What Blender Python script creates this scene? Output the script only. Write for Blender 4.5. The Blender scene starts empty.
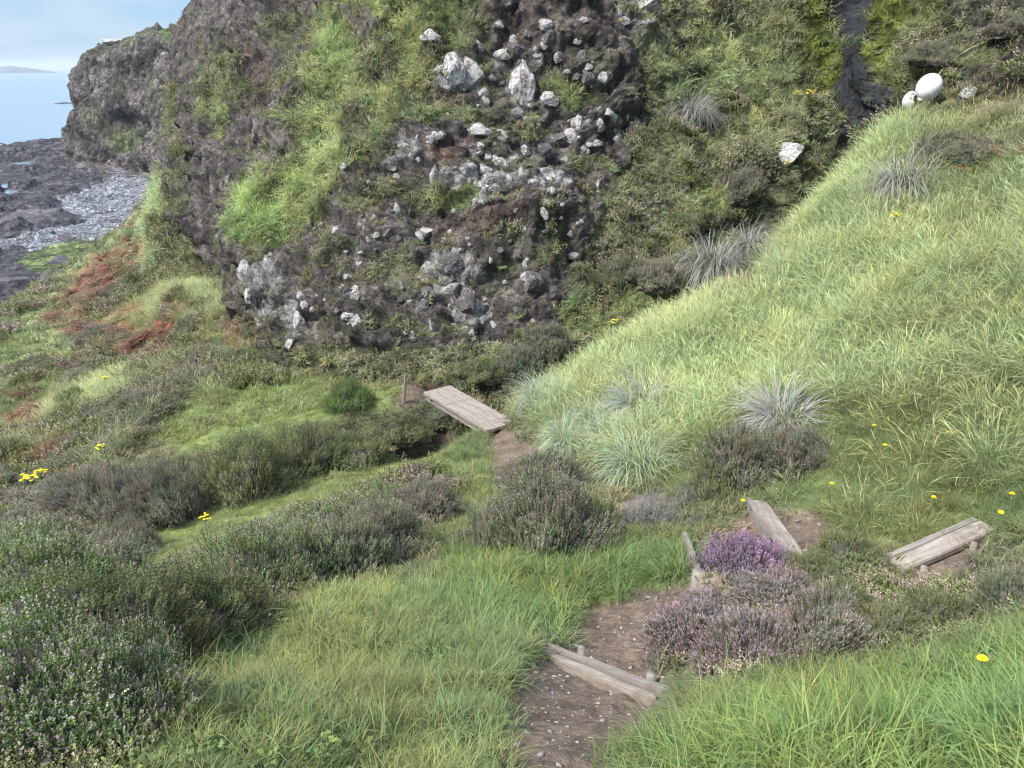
import bpy, bmesh, math, random
import numpy as np
from mathutils import Vector, Matrix
from mathutils.bvhtree import BVHTree

R = math.radians
random.seed(4)
rng = np.random.default_rng(7)
S = bpy.context.scene
COL = S.collection

# ------------------------------------------------------------------ camera, world, sun, exposure
CAMZ = 18.0                      # metres above the sea
FPX, PITCH = 773.0, R(22.2)
cd = bpy.data.cameras.new('camera')
cd.sensor_width = 36.0
cd.lens = FPX / 1024.0 * 36.0
cd.clip_start, cd.clip_end = 0.05, 20000
cam = bpy.data.objects.new('camera', cd)
cam.location = (0, 0, CAMZ)
cam.rotation_euler = (math.pi / 2 - PITCH, 0, 0)
COL.objects.link(cam)
S.camera = cam

SUN_EL, SUN_AZ = R(50), R(-122)    # azimuth from +Y towards +X
w = bpy.data.worlds.new('World')
S.world = w
w.use_nodes = True
nt = w.node_tree
for n in list(nt.nodes):
    nt.nodes.remove(n)
def wn(t, **k):
    n = nt.nodes.new(t)
    for a, b in k.items():
        setattr(n, a, b)
    return n
out = wn('ShaderNodeOutputWorld')
bg = wn('ShaderNodeBackground')
bg.inputs['Strength'].default_value = 0.12
sky = wn('ShaderNodeTexSky', sky_type='NISHITA', sun_disc=False)
sky.sun_elevation, sky.sun_rotation = SUN_EL, SUN_AZ
sky.air_density, sky.dust_density, sky.ozone_density = 1.0, 0.6, 1.6
tc = wn('ShaderNodeTexCoord')
sep = wn('ShaderNodeSeparateXYZ')
nt.links.new(tc.outputs['Generated'], sep.inputs[0])
# project the direction on a cloud layer overhead
addz = wn('ShaderNodeMath', operation='ADD'); addz.inputs[1].default_value = 0.22
absz = wn('ShaderNodeMath', operation='ABSOLUTE')
nt.links.new(sep.outputs['Z'], absz.inputs[0]); nt.links.new(absz.outputs[0], addz.inputs[0])
dx = wn('ShaderNodeMath', operation='DIVIDE'); dy = wn('ShaderNodeMath', operation='DIVIDE')
nt.links.new(sep.outputs['X'], dx.inputs[0]); nt.links.new(addz.outputs[0], dx.inputs[1])
nt.links.new(sep.outputs['Y'], dy.inputs[0]); nt.links.new(addz.outputs[0], dy.inputs[1])
comb = wn('ShaderNodeCombineXYZ')
nt.links.new(dx.outputs[0], comb.inputs[0]); nt.links.new(dy.outputs[0], comb.inputs[1])
cn = wn('ShaderNodeTexNoise'); cn.inputs['Scale'].default_value = 1.6; cn.inputs['Detail'].default_value = 7
cn.inputs['Roughness'].default_value = 0.55
nt.links.new(comb.outputs[0], cn.inputs['Vector'])
cr = wn('ShaderNodeMapRange'); cr.inputs['From Min'].default_value = 0.36; cr.inputs['From Max'].default_value = 0.66
cr.inputs['To Min'].default_value = 0.1; cr.inputs['To Max'].default_value = 1.0
nt.links.new(cn.outputs['Fac'], cr.inputs['Value'])
mx = wn('ShaderNodeMix', data_type='RGBA')
mx.inputs['B'].default_value = (1.95, 2.35, 2.7, 1)
nt.links.new(cr.outputs['Result'], mx.inputs['Factor'])
# the clear sky between the clouds, dimmed towards the level of the cloud layer
dim = wn('ShaderNodeMix', data_type='RGBA', blend_type='MULTIPLY'); dim.inputs['Factor'].default_value = 1
dim.inputs['B'].default_value = (.24, .35, .52, 1)
nt.links.new(sky.outputs[0], dim.inputs['A'])
nt.links.new(dim.outputs['Result'], mx.inputs['A'])
# an overcast sky is about three times as bright overhead as at the horizon
zen = wn('ShaderNodeMapRange'); zen.inputs['From Min'].default_value = .06; zen.inputs['From Max'].default_value = .85
zen.inputs['To Min'].default_value = 0.0; zen.inputs['To Max'].default_value = .9
nt.links.new(sep.outputs['Z'], zen.inputs['Value'])
warm = wn('ShaderNodeMix', data_type='RGBA'); warm.inputs['A'].default_value = (1, 1, 1, 1); warm.inputs['B'].default_value = (2.95, 2.95, 2.95, 1)
nt.links.new(zen.outputs['Result'], warm.inputs['Factor'])
mul = wn('ShaderNodeMix', data_type='RGBA', blend_type='MULTIPLY'); mul.inputs['Factor'].default_value = 1
nt.links.new(mx.outputs['Result'], mul.inputs['A']); nt.links.new(warm.outputs['Result'], mul.inputs['B'])
nt.links.new(mul.outputs['Result'], bg.inputs['Color'])
nt.links.new(bg.outputs[0], out.inputs[0])

sl = bpy.data.lights.new('sun', 'SUN')
sl.energy, sl.angle, sl.color = 3.0, R(10), (1.0, 0.975, 0.94)
sun = bpy.data.objects.new('sun', sl)
sd = Vector((math.sin(SUN_AZ) * math.cos(SUN_EL), math.cos(SUN_AZ) * math.cos(SUN_EL), math.sin(SUN_EL)))
sun.rotation_euler = sd.to_track_quat('Z', 'Y').to_euler()
sun.location = sd * 60
COL.objects.link(sun)
S.view_settings.view_transform = 'Standard'
S.view_settings.look = 'None'
S.view_settings.gamma = 1
S.view_settings.use_curve_mapping = False
S.view_settings.exposure = 1.42
S.render.engine = 'CYCLES'
S.cycles.use_denoising = True
S.cycles.denoiser = 'OPENIMAGEDENOISE'
S.cycles.denoising_input_passes = 'RGB_ALBEDO_NORMAL'
S.cycles.denoising_prefilter = 'ACCURATE'
S.cycles.filter_width = 1.15
S.cycles.max_bounces = 5
S.cycles.diffuse_bounces = 3
S.cycles.transmission_bounces = 3
S.cycles.transparent_max_bounces = 4

# ------------------------------------------------------------------ camera maths used while designing the place
cp, sp = math.cos(PITCH), math.sin(PITCH)
def ray(px, py):
    cx, cu = (px - 512) / FPX, (384 - py) / FPX
    v = Vector((cx, cp + sp * cu, -sp + cp * cu))
    return v.normalized()
def pt(px, py, d):
    return Vector((0, 0, CAMZ)) + ray(px, py) * d
def project(P):
    x, y, z = P[:, 0], P[:, 1], P[:, 2] - CAMZ
    f = np.maximum(y * cp - z * sp, 0.05)
    u = y * sp + z * cp
    return 512 + FPX * x / f, 384 - FPX * u / f

# ------------------------------------------------------------------ noise
_h = rng.integers(0, 2**31, 4096).astype(np.int64)
def _hash(i, j, k):
    return _h[(_h[(_h[i & 4095] + j) & 4095] + k) & 4095]
_g = rng.normal(size=(256, 3)); _g /= np.linalg.norm(_g, axis=1)[:, None]
def perlin(P):
    I = np.floor(P).astype(np.int64); f = P - I
    u = f * f * f * (f * (f * 6 - 15) + 10)
    r = 0
    for a in (0, 1):
        wa = u[:, 0] if a else 1 - u[:, 0]
        for b in (0, 1):
            wb = u[:, 1] if b else 1 - u[:, 1]
            for c in (0, 1):
                wc = u[:, 2] if c else 1 - u[:, 2]
                g = _g[_hash(I[:, 0] + a, I[:, 1] + b, I[:, 2] + c) & 255]
                r = r + wa * wb * wc * (g[:, 0] * (f[:, 0] - a) + g[:, 1] * (f[:, 1] - b) + g[:, 2] * (f[:, 2] - c))
    return r * 1.5
def fbm(P, o=4, lac=2.07, gain=.5):
    a, s, r = 1.0, 1.0, 0
    for k in range(o):
        r = r + a * perlin(P * s + 17.3 * k); s *= lac; a *= gain
    return r
def worley(P):
    """distance to the nearest and second nearest cell point, and the cell's random value"""
    I = np.floor(P).astype(np.int64); f = P - I
    d1 = np.full(len(P), 9.0); d2 = d1.copy(); v = np.zeros(len(P))
    for a in (-1, 0, 1):
        for b in (-1, 0, 1):
            for c in (-1, 0, 1):
                h = _hash(I[:, 0] + a, I[:, 1] + b, I[:, 2] + c)
                q = np.stack([a + (h & 1023) / 1023., b + ((h >> 10) & 1023) / 1023., c + ((h >> 20) & 1023) / 1023.], 1)
                d = np.linalg.norm(q - f, axis=1)
                nb = d < d1
                d2 = np.where(nb, d1, np.minimum(d2, d)); v = np.where(nb, (h % 997) / 997., v); d1 = np.where(nb, d, d1)
    return d1, d2, v
def sstep(a, b, x):
    t = np.clip((x - a) / (b - a), 0, 1)
    return t * t * (3 - 2 * t)

# ------------------------------------------------------------------ what grows where (a plan of the ground cover)
CL = ['rock', 'soil', 'grass', 'straw', 'lush', 'lawn', 'heather', 'bracken', 'moss', 'dirt', 'scree', 'wet', 'shore', 'turf', 'redsoil']
CI = {c: i for i, c in enumerate(CL)}
ALB = np.array([
    (.165, .138, .120), (.150, .113, .088), (.095, .120, .040), (.200, .200, .090), (.110, .145, .045), (.150, .180, .055),
    (.120, .108, .085), (.130, .095, .055), (.135, .150, .022), (.172, .122, .086), (.230, .225, .235), (.026, .027, .028),
    (.085, .076, .078), (.125, .132, .062), (.120, .068, .050)])
X0, X1, Y0, Y1, ST = -260, 1290, -300, 1000, 3
GX, GY = np.meshgrid(np.arange(X0, X1, ST), np.arange(Y0, Y1, ST))
ZW = np.zeros(GX.shape + (len(CL),)); ZW[..., CI['turf']] = 1
def blur(m, k):
    if k < 1: return m
    ker = np.exp(-np.linspace(-2, 2, 2 * k + 1) ** 2); ker /= ker.sum()
    for ax in (0, 1):
        pad = [(k, k) if a == ax else (0, 0) for a in (0, 1)]
        mp = np.pad(m, pad, mode='edge')
        m = sum(ker[i] * np.take(mp, np.arange(i, i + m.shape[ax]), axis=ax) for i in range(2 * k + 1))
    return m
def poly_mask(pts):
    x = np.array([p[0] for p in pts], float); y = np.array([p[1] for p in pts], float)
    ins = np.zeros(GX.shape, bool)
    for i in range(len(x)):
        j = i - 1
        if y[i] == y[j]: continue
        c = ((y[i] > GY) != (y[j] > GY)) & (GX < (x[j] - x[i]) * (GY - y[i]) / (y[j] - y[i]) + x[i])
        ins ^= c
    return ins.astype(float)
def zone(cls, pts, soft=6, amt=1.0):
    global ZW
    m = blur(poly_mask(pts), max(1, int(soft / ST)))[..., None] * amt
    one = np.zeros(len(CL)); one[CI[cls]] = 1
    ZW = ZW * (1 - m) + one * m
def blob(cls, x, y, rx, ry=None, soft=6, amt=1.0, a=0):
    ry = ry or rx
    t = np.linspace(0, 2 * math.pi, 18)[:-1]
    zone(cls, [(x + rx * math.cos(q) * math.cos(a) - ry * math.sin(q) * math.sin(a), y + rx * math.cos(q) * math.sin(a) + ry * math.sin(q) * math.cos(a)) for q in t], soft, amt)

# sea shore
zone('shore', [(-260, 60), (150, 60), (150, 200), (110, 245), (0, 310), (-260, 420)], 3)
zone('scree', [(60, 200), (120, 168), (150, 165), (146, 205), (125, 235), (85, 248), (0, 252), (-60, 262), (-40, 242), (60, 222)], 4)
zone('lawn', [(18, 266), (50, 246), (118, 234), (100, 252), (66, 268), (40, 274)], 4, .9)
# far headland
zone('rock', [(60, 30), (260, 20), (260, 200), (60, 165)], 2)
zone('turf', [(78, 60), (110, 44), (170, 30), (170, 37), (110, 49), (84, 61)], 1, .8)
blob('grass', 122, 138, 24, 15, 6, .8); blob('turf', 118, 84, 12, 10, 6, .7); blob('turf', 95, 120, 14, 16, 8, .6)
blob('turf', 150, 90, 8, 30, 6, .5); blob('turf', 65, 122, 12, 5, 3)
# dark cliff wall behind the green ridge
zone('rock', [(158, -300), (420, -300), (345, 0), (330, 60), (300, 110), (262, 190), (245, 300), (180, 330), (140, 300), (158, 150)], 4)
blob('turf', 230, 82, 24, 26, 8); blob('grass', 222, 118, 14, 30, 6, .8); blob('turf', 178, 115, 7, 30, 5, .8)
blob('turf', 185, 150, 10, 16, 5, .8); blob('soil', 262, 75, 16, 34, 8, .8); blob('lush', 166, 33, 5, 9, 3)
blob('turf', 300, 50, 20, 40, 8, .7); blob('turf', 195, 190, 12, 30, 8, .5)
# left talus slope
zone('heather', [(-260, 470), (0, 320), (110, 245), (168, 160), (200, 260), (240, 300), (285, 375), (330, 385), (200, 395), (140, 430), (90, 560), (-260, 640)], 5)
zone('straw', [(-260, 460), (0, 318), (110, 245), (166, 165), (186, 205), (130, 280), (80, 325), (40, 360), (0, 400), (-260, 540)], 6, .75)
zone('grass', [(-260, 500), (0, 350), (70, 330), (95, 350), (60, 400), (0, 440), (-100, 500)], 8, .75)
zone('bracken', [(45, 320), (80, 285), (135, 232), (158, 250), (130, 290), (95, 325), (60, 335)], 6, .85)
zone('bracken', [(105, 345), (140, 330), (185, 325), (200, 350), (150, 375), (120, 385)], 7, .9)
zone('bracken', [(215, 330), (262, 300), (285, 320), (270, 345), (225, 360)], 6, .9)
blob('bracken', 30, 420, 34, 14, 8, .8, -.4); blob('bracken', 60, 460, 30, 14, 8, .6); blob('straw', 205, 300, 30, 18, 8, .8)
blob('lawn', 208, 345, 22, 16, 8, .9); blob('lush', 75, 395, 16, 9, 4, .8); blob('grass', 20, 480, 30, 20, 8, .6)
blob('grass', 40, 500, 40, 16, 8, .6); blob('lawn', 130, 310, 22, 12, 8, .5); blob('straw', 70, 350, 40, 14, 8, .5)
zone('lawn', [(135, 432), (200, 392), (285, 378), (340, 382), (425, 392), (420, 402), (330, 418), (250, 452), (190, 452)], 5)
blob('turf', 205, 425, 14, 6, 4, .5); blob('heather', 208, 400, 22, 6, 3, .8)
zone('turf', [(285, 350), (330, 330), (460, 345), (520, 360), (500, 400), (430, 385), (330, 385)], 6)
zone('straw', [(140, 300), (126, 262), (164, 166), (174, 186), (172, 240), (160, 300)], 3, .9)
zone('bracken', [(136, 290), (130, 262), (150, 232), (160, 262), (156, 295)], 5, .6)
# green ridge on the main cliff
zone('grass', [(345, -60), (350, 0), (330, 60), (302, 110), (285, 150), (262, 190), (245, 240), (262, 250), (290, 225), (330, 200), (352, 185), (384, 150), (405, 95), (430, 55), (470, 0), (520, -100)], 6, .9)
blob('lush', 262, 218, 18, 34, 6); blob('lush', 338, 45, 14, 45, 6, .6); blob('turf', 370, 60, 20, 30, 8, .8); blob('soil', 385, 60, 7, 26, 4, .8)
blob('rock', 362, 135, 14, 26, 8, .6); blob('lush', 300, 175, 26, 14, 8, .5)
blob('rock', 365, 18, 12, 16, 5, .9); blob('soil', 425, 40, 9, 26, 5, .9, .4); blob('straw', 456, 45, 7, 30, 4, .9, .45)
# central rocky face
zone('rock', [(470, -100), (490, 30), (440, 60), (425, 100), (395, 155), (345, 195), (300, 225), (240, 265), (236, 300), (280, 370), (300, 345), (480, 345), (560, 330), (600, 210), (650, 120), (640, 20), (720, -100)], 8, .95)
zone('soil', [(470, -60), (690, -60), (640, 40), (560, 60), (490, 40)], 12, .5)
blob('grass', 445, 112, 34, 12, 6, .8, -.1); blob('turf', 480, 120, 30, 10, 6, .8); blob('grass', 575, 92, 34, 16, 6, .8, .3)
blob('grass', 455, 198, 26, 9, 5, .9); blob('turf', 390, 200, 50, 10, 6, .8, -.15); blob('turf', 395, 270, 26, 20, 8, .6)
blob('redsoil', 455, 152, 26, 12, 6, .8); blob('redsoil', 450, 100, 30, 6, 5, .6); blob('redsoil', 480, 225, 50, 14, 10, .5)
blob('turf', 505, 165, 40, 16, 10, .5); blob('turf', 540, 130, 30, 10, 8, .6); blob('turf', 330, 250, 20, 20, 8, .4); blob('turf', 470, 60, 20, 14, 8, .4)
blob('turf', 600, 160, 30, 14, 8, .6); blob('turf', 420, 320, 60, 10, 8, .6); blob('turf', 550, 240, 20, 30, 8, .5)
# right part of the cliff up to the waterfall
zone('turf', [(640, 30), (700, -300), (1290, -300), (1290, 60), (900, 120), (840, 160), (760, 290), (690, 330), (600, 350), (560, 330), (590, 230), (650, 130)], 10, .95)
zone('straw', [(610, 50), (700, 25), (790, 60), (780, 110), (690, 110), (640, 75)], 12, .45)
zone('grass', [(700, 30), (800, 20), (800, 100), (760, 130), (700, 90)], 12, .5)
zone('straw', [(640, 60), (760, 40), (830, 110), (760, 160), (660, 140)], 14, .35); blob('heather', 736, 170, 34, 18, 8, .8); blob('heather', 690, 120, 60, 10, 8, .6, -.35); blob('soil', 700, 118, 46, 4, 4, .9, -.4)
blob('grass', 720, 205, 40, 14, 8, .7); blob('grass', 690, 245, 30, 30, 10, .5); blob('heather', 655, 265, 30, 14, 8, .8); blob('heather', 620, 255, 18, 22, 8, .6)
blob('rock', 575, 215, 20, 12, 5, .9); blob('rock', 605, 92, 16, 12, 5, .9); blob('rock', 640, 38, 26, 10, 5, .9); blob('heather', 640, 215, 20, 14, 8, .5)
blob('grass', 590, 320, 30, 26, 8, .8); blob('moss', 525, 325, 8, 6, 4, .6); blob('grass', 650, 300, 30, 14, 8, .8)
zone('wet', [(828, -300), (872, -300), (868, 0), (860, 50), (886, 88), (888, 112), (850, 140), (830, 150), (838, 120), (826, 90), (840, 50), (836, 0)], 4)
zone('moss', [(800, -80), (834, -80), (834, 80), (815, 105), (800, 60)], 6, .8)
zone('moss', [(872, -80), (900, -80), (904, 60), (888, 80), (864, 55)], 6, .8)
zone('grass', [(900, -60), (930, -60), (940, 30), (920, 80), (890, 95), (895, 40)], 8, .7)
blob('wet', 880, 98, 14, 18, 4); blob('rock', 1000, 20, 60, 30, 12, .5); blob('heather', 930, 50, 26, 20, 8, .8); blob('heather', 1010, 28, 26, 16, 8, .8)
# hill on the right
zone('straw', [(510, 400), (570, 372), (640, 330), (760, 285), (850, 150), (900, 118), (960, 120), (1290, 140), (1290, 420), (1024, 390), (900, 410), (780, 410), (640, 470), (560, 440)], 6)
zone('grass', [(880, 300), (1024, 250), (1290, 260), (1290, 400), (1024, 390), (930, 400), (880, 360)], 30, .5)
blob('grass', 950, 220, 60, 18, 10, .6); blob('grass', 860, 355, 34, 24, 10, .7); blob('grass', 720, 350, 40, 20, 12, .5); blob('lush', 960, 175, 40, 12, 8, .6)
zone('heather', [(920, 150), (950, 110), (1024, 100), (1290, 90), (1290, 150), (1010, 160), (960, 175)], 6, .7)
zone('soil', [(975, 70), (1024, 45), (1290, 40), (1290, 110), (1024, 115), (965, 132)], 6, .85)
blob('turf', 918, 110, 24, 11, 4, .95); blob('moss', 953, 118, 9, 9, 4, .7); blob('grass', 915, 120, 22, 12, 6, .6); blob('straw', 975, 58, 30, 6, 4, .8, -.6)
zone('grass', [(640, 470), (700, 440), (800, 405), (1024, 395), (1290, 430), (1290, 560), (1024, 545), (880, 545), (780, 500), (700, 520)], 12, .95)
blob('straw', 912, 385, 26, 26, 8, .8); blob('heather', 925, 408, 16, 8, 5, .6); blob('straw', 1000, 440, 30, 40, 14, .5)
zone('lush', [(430, 590), (460, 540), (640, 540), (690, 540), (680, 575), (620, 600), (560, 640), (500, 630)], 8, .9)
zone('grass', [(425, 540), (430, 450), (470, 425), (500, 450), (530, 480), (500, 560)], 6, .9)
# foreground
zone('grass', [(60, 1000), (150, 690), (250, 620), (420, 570), (530, 630), (520, 700), (500, 1000)], 10)
blob('lawn', 330, 690, 80, 30, 20, .5); blob('lush', 470, 610, 50, 20, 14, .5); blob('lawn', 400, 745, 60, 20, 20, .6)
zone('grass', [(612, 1000), (620, 752), (672, 724), (745, 690), (860, 655), (1024, 615), (1290, 590), (1290, 1000)], 6)
zone('lush', [(655, 1000), (682, 756), (752, 722), (870, 695), (1024, 660), (1290, 640), (1290, 1000)], 8)
zone('heather', [(640, 640), (660, 600), (800, 570), (900, 575), (1024, 600), (1290, 560), (1290, 600), (1024, 625), (900, 650), (740, 680)], 5)
zone('heather', [(-260, 1000), (-260, 560), (60, 550), (140, 585), (260, 560), (420, 470), (455, 480), (440, 520), (330, 600), (230, 640), (130, 690), (60, 1000)], 5)
zone('lawn', [(70, 552), (180, 520), (300, 478), (400, 455), (460, 455), (440, 475), (330, 500), (230, 545), (120, 580)], 6)
# trodden path
zone('dirt', [(495, 1000), (502, 768), (500, 720), (512, 672), (543, 645), (600, 668), (656, 690), (656, 708), (636, 724), (612, 735), (612, 768), (625, 1000)], 3)
zone('dirt', [(556, 654), (568, 618), (605, 594), (680, 578), (710, 584), (700, 615), (672, 640), (662, 676), (640, 690)], 3)
zone('dirt', [(694, 590), (684, 546), (735, 525), (750, 506), (800, 508), (850, 525), (850, 560), (780, 566), (740, 592)], 5, .95)
zone('dirt', [(880, 580), (900, 560), (985, 528), (992, 552), (965, 585), (900, 592)], 4)
zone('dirt', [(488, 428), (516, 428), (548, 452), (530, 470), (520, 500), (488, 480)], 4)
zone('dirt', [(384, 400), (405, 386), (442, 383), (455, 392), (425, 402)], 3)
blob('soil', 648, 505, 30, 22, 8, .8); blob('soil', 700, 490, 16, 20, 6, .7)
blob('redsoil', 430, 420, 20, 10, 6, .4)
zone('soil', [(385, 420), (440, 408), (470, 425), (440, 440), (400, 445)], 5, .8)
blob('soil', 535, 365, 16, 12, 6, .7)
ZW = np.concatenate([ZW], 2)

def classes(P, jit=1.0):
    """weights of the ground-cover classes at world points"""
    u, v = project(P)
    d = np.linalg.norm(P - np.array([0, 0, CAMZ]), axis=1)
    sc, am = np.select([d < 8, d < 22, d < 70], [3.2, 1.3, .45], .12)[:, None], np.select([d < 8], [12.], 9.) * jit
    du, dv = fbm(P * sc, 4) * am, fbm(P * sc + 40, 4) * am
    gx = np.clip((u + du - X0) / ST, 0, GX.shape[1] - 1.001); gy = np.clip((v + dv - Y0) / ST, 0, GX.shape[0] - 1.001)
    ix, iy = gx.astype(int), gy.astype(int); fx, fy = (gx - ix)[:, None], (gy - iy)[:, None]
    return (ZW[iy, ix] * (1 - fx) + ZW[iy, ix + 1] * fx) * (1 - fy) + (ZW[iy + 1, ix] * (1 - fx) + ZW[iy + 1, ix + 1] * fx) * fy

# ------------------------------------------------------------------ object helpers
def tag(o, label=None, cat=None, group=None, kind=None):
    for k, v in (('label', label), ('category', cat), ('group', group), ('kind', kind)):
        if v: o[k] = v
    return o
def mesh_np(name, V, F, mat=None, parent=None, col=None, smooth=True, link=True, attrs=None):
    """V (n,3), F (m,3 or 4) arrays -> ONE mesh object"""
    V = np.asarray(V, np.float32); F = np.asarray(F, np.int32)
    me = bpy.data.meshes.new(name)
    me.vertices.add(len(V)); me.vertices.foreach_set('co', V.ravel())
    k = F.shape[1]
    me.loops.add(F.size); me.loops.foreach_set('vertex_index', F.ravel())
    me.polygons.add(len(F)); me.polygons.foreach_set('loop_start', np.arange(0, F.size, k, dtype=np.int32))
    me.polygons.foreach_set('loop_total', np.full(len(F), k, np.int32))
    me.update(calc_edges=True)
    me.polygons.foreach_set('use_smooth', np.full(len(F), smooth))
    if col is not None:
        a = me.attributes.new('Col', 'FLOAT_COLOR', 'POINT')
        c = np.ones((len(V), 4), np.float32); c[:, :3] = col
        a.data.foreach_set('color', c.ravel())
    for n, x in (attrs or {}).items():
        a = me.attributes.new(n, 'FLOAT', 'POINT'); a.data.foreach_set('value', np.asarray(x, np.float32))
    if mat: me.materials.append(mat)
    o = bpy.data.objects.new(name, me)
    if link: COL.objects.link(o)
    if parent: o.parent = parent
    return o
def empty(name, loc=(0, 0, 0), rot=(0, 0, 0)):
    o = bpy.data.objects.new(name, None); o.empty_display_size = .1
    o.location = loc; o.rotation_euler = rot
    COL.objects.link(o); return o
def copy_tree(o, parent=None):
    c = o.copy(); COL.objects.link(c)
    if parent: c.parent = parent
    for ch in list(o.children): copy_tree(ch, c)
    return c
class MB:
    """collects shapes into one mesh"""
    def __init__(s): s.bm = bmesh.new()
    def box(s, size, loc=(0, 0, 0), rot=None, bevel=0):
        b = bmesh.new(); bmesh.ops.create_cube(b, size=1)
        for v in b.verts: v.co = Vector((v.co.x * size[0], v.co.y * size[1], v.co.z * size[2]))
        if bevel: bmesh.ops.bevel(b, geom=b.edges[:], offset=bevel, segments=2, affect='EDGES', profile=.6)
        m = Matrix.Translation(loc) @ (rot.to_4x4() if rot else Matrix())
        s._add(b, m)
    def _add(s, b, m):
        mp = {v: s.bm.verts.new(m @ v.co) for v in b.verts}
        for f in b.faces:
            try: s.bm.faces.new([mp[v] for v in f.verts])
            except ValueError: pass
        b.free()
    def tube(s, pts, r, seg=6, r1=None):
        pts = [Vector(p) for p in pts]; rings = []
        for i, p in enumerate(pts):
            t = (pts[min(i + 1, len(pts) - 1)] - pts[max(i - 1, 0)]).normalized()
            a = t.orthogonal().normalized(); b = t.cross(a)
            rr = r if r1 is None else r + (r1 - r) * i / (len(pts) - 1)
            rings.append([s.bm.verts.new(p + (a * math.cos(2 * math.pi * k / seg) + b * math.sin(2 * math.pi * k / seg)) * rr) for k in range(seg)])
        for A, B in zip(rings, rings[1:]):
            for k in range(seg): s.bm.faces.new((A[k], A[(k + 1) % seg], B[(k + 1) % seg], B[k]))
        s.bm.faces.new(rings[0][::-1]); s.bm.faces.new(rings[-1])
    def ball(s, r, loc=(0, 0, 0), scale=(1, 1, 1), rot=None, sub=3):
        b = bmesh.new(); bmesh.ops.create_icosphere(b, subdivisions=sub, radius=r)
        m = Matrix.Translation(loc) @ (rot.to_4x4() if rot else Matrix()) @ Matrix.Diagonal((*scale, 1))
        s._add(b, m)
    def build(s, name, mat, parent=None, smooth=True):
        bmesh.ops.recalc_face_normals(s.bm, faces=s.bm.faces[:])
        me = bpy.data.meshes.new(name); s.bm.to_mesh(me); s.bm.free()
        me.polygons.foreach_set('use_smooth', np.full(len(me.polygons), smooth))
        me.materials.append(mat)
        o = bpy.data.objects.new(name, me); COL.objects.link(o)
        if parent: o.parent = parent
        return o

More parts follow.
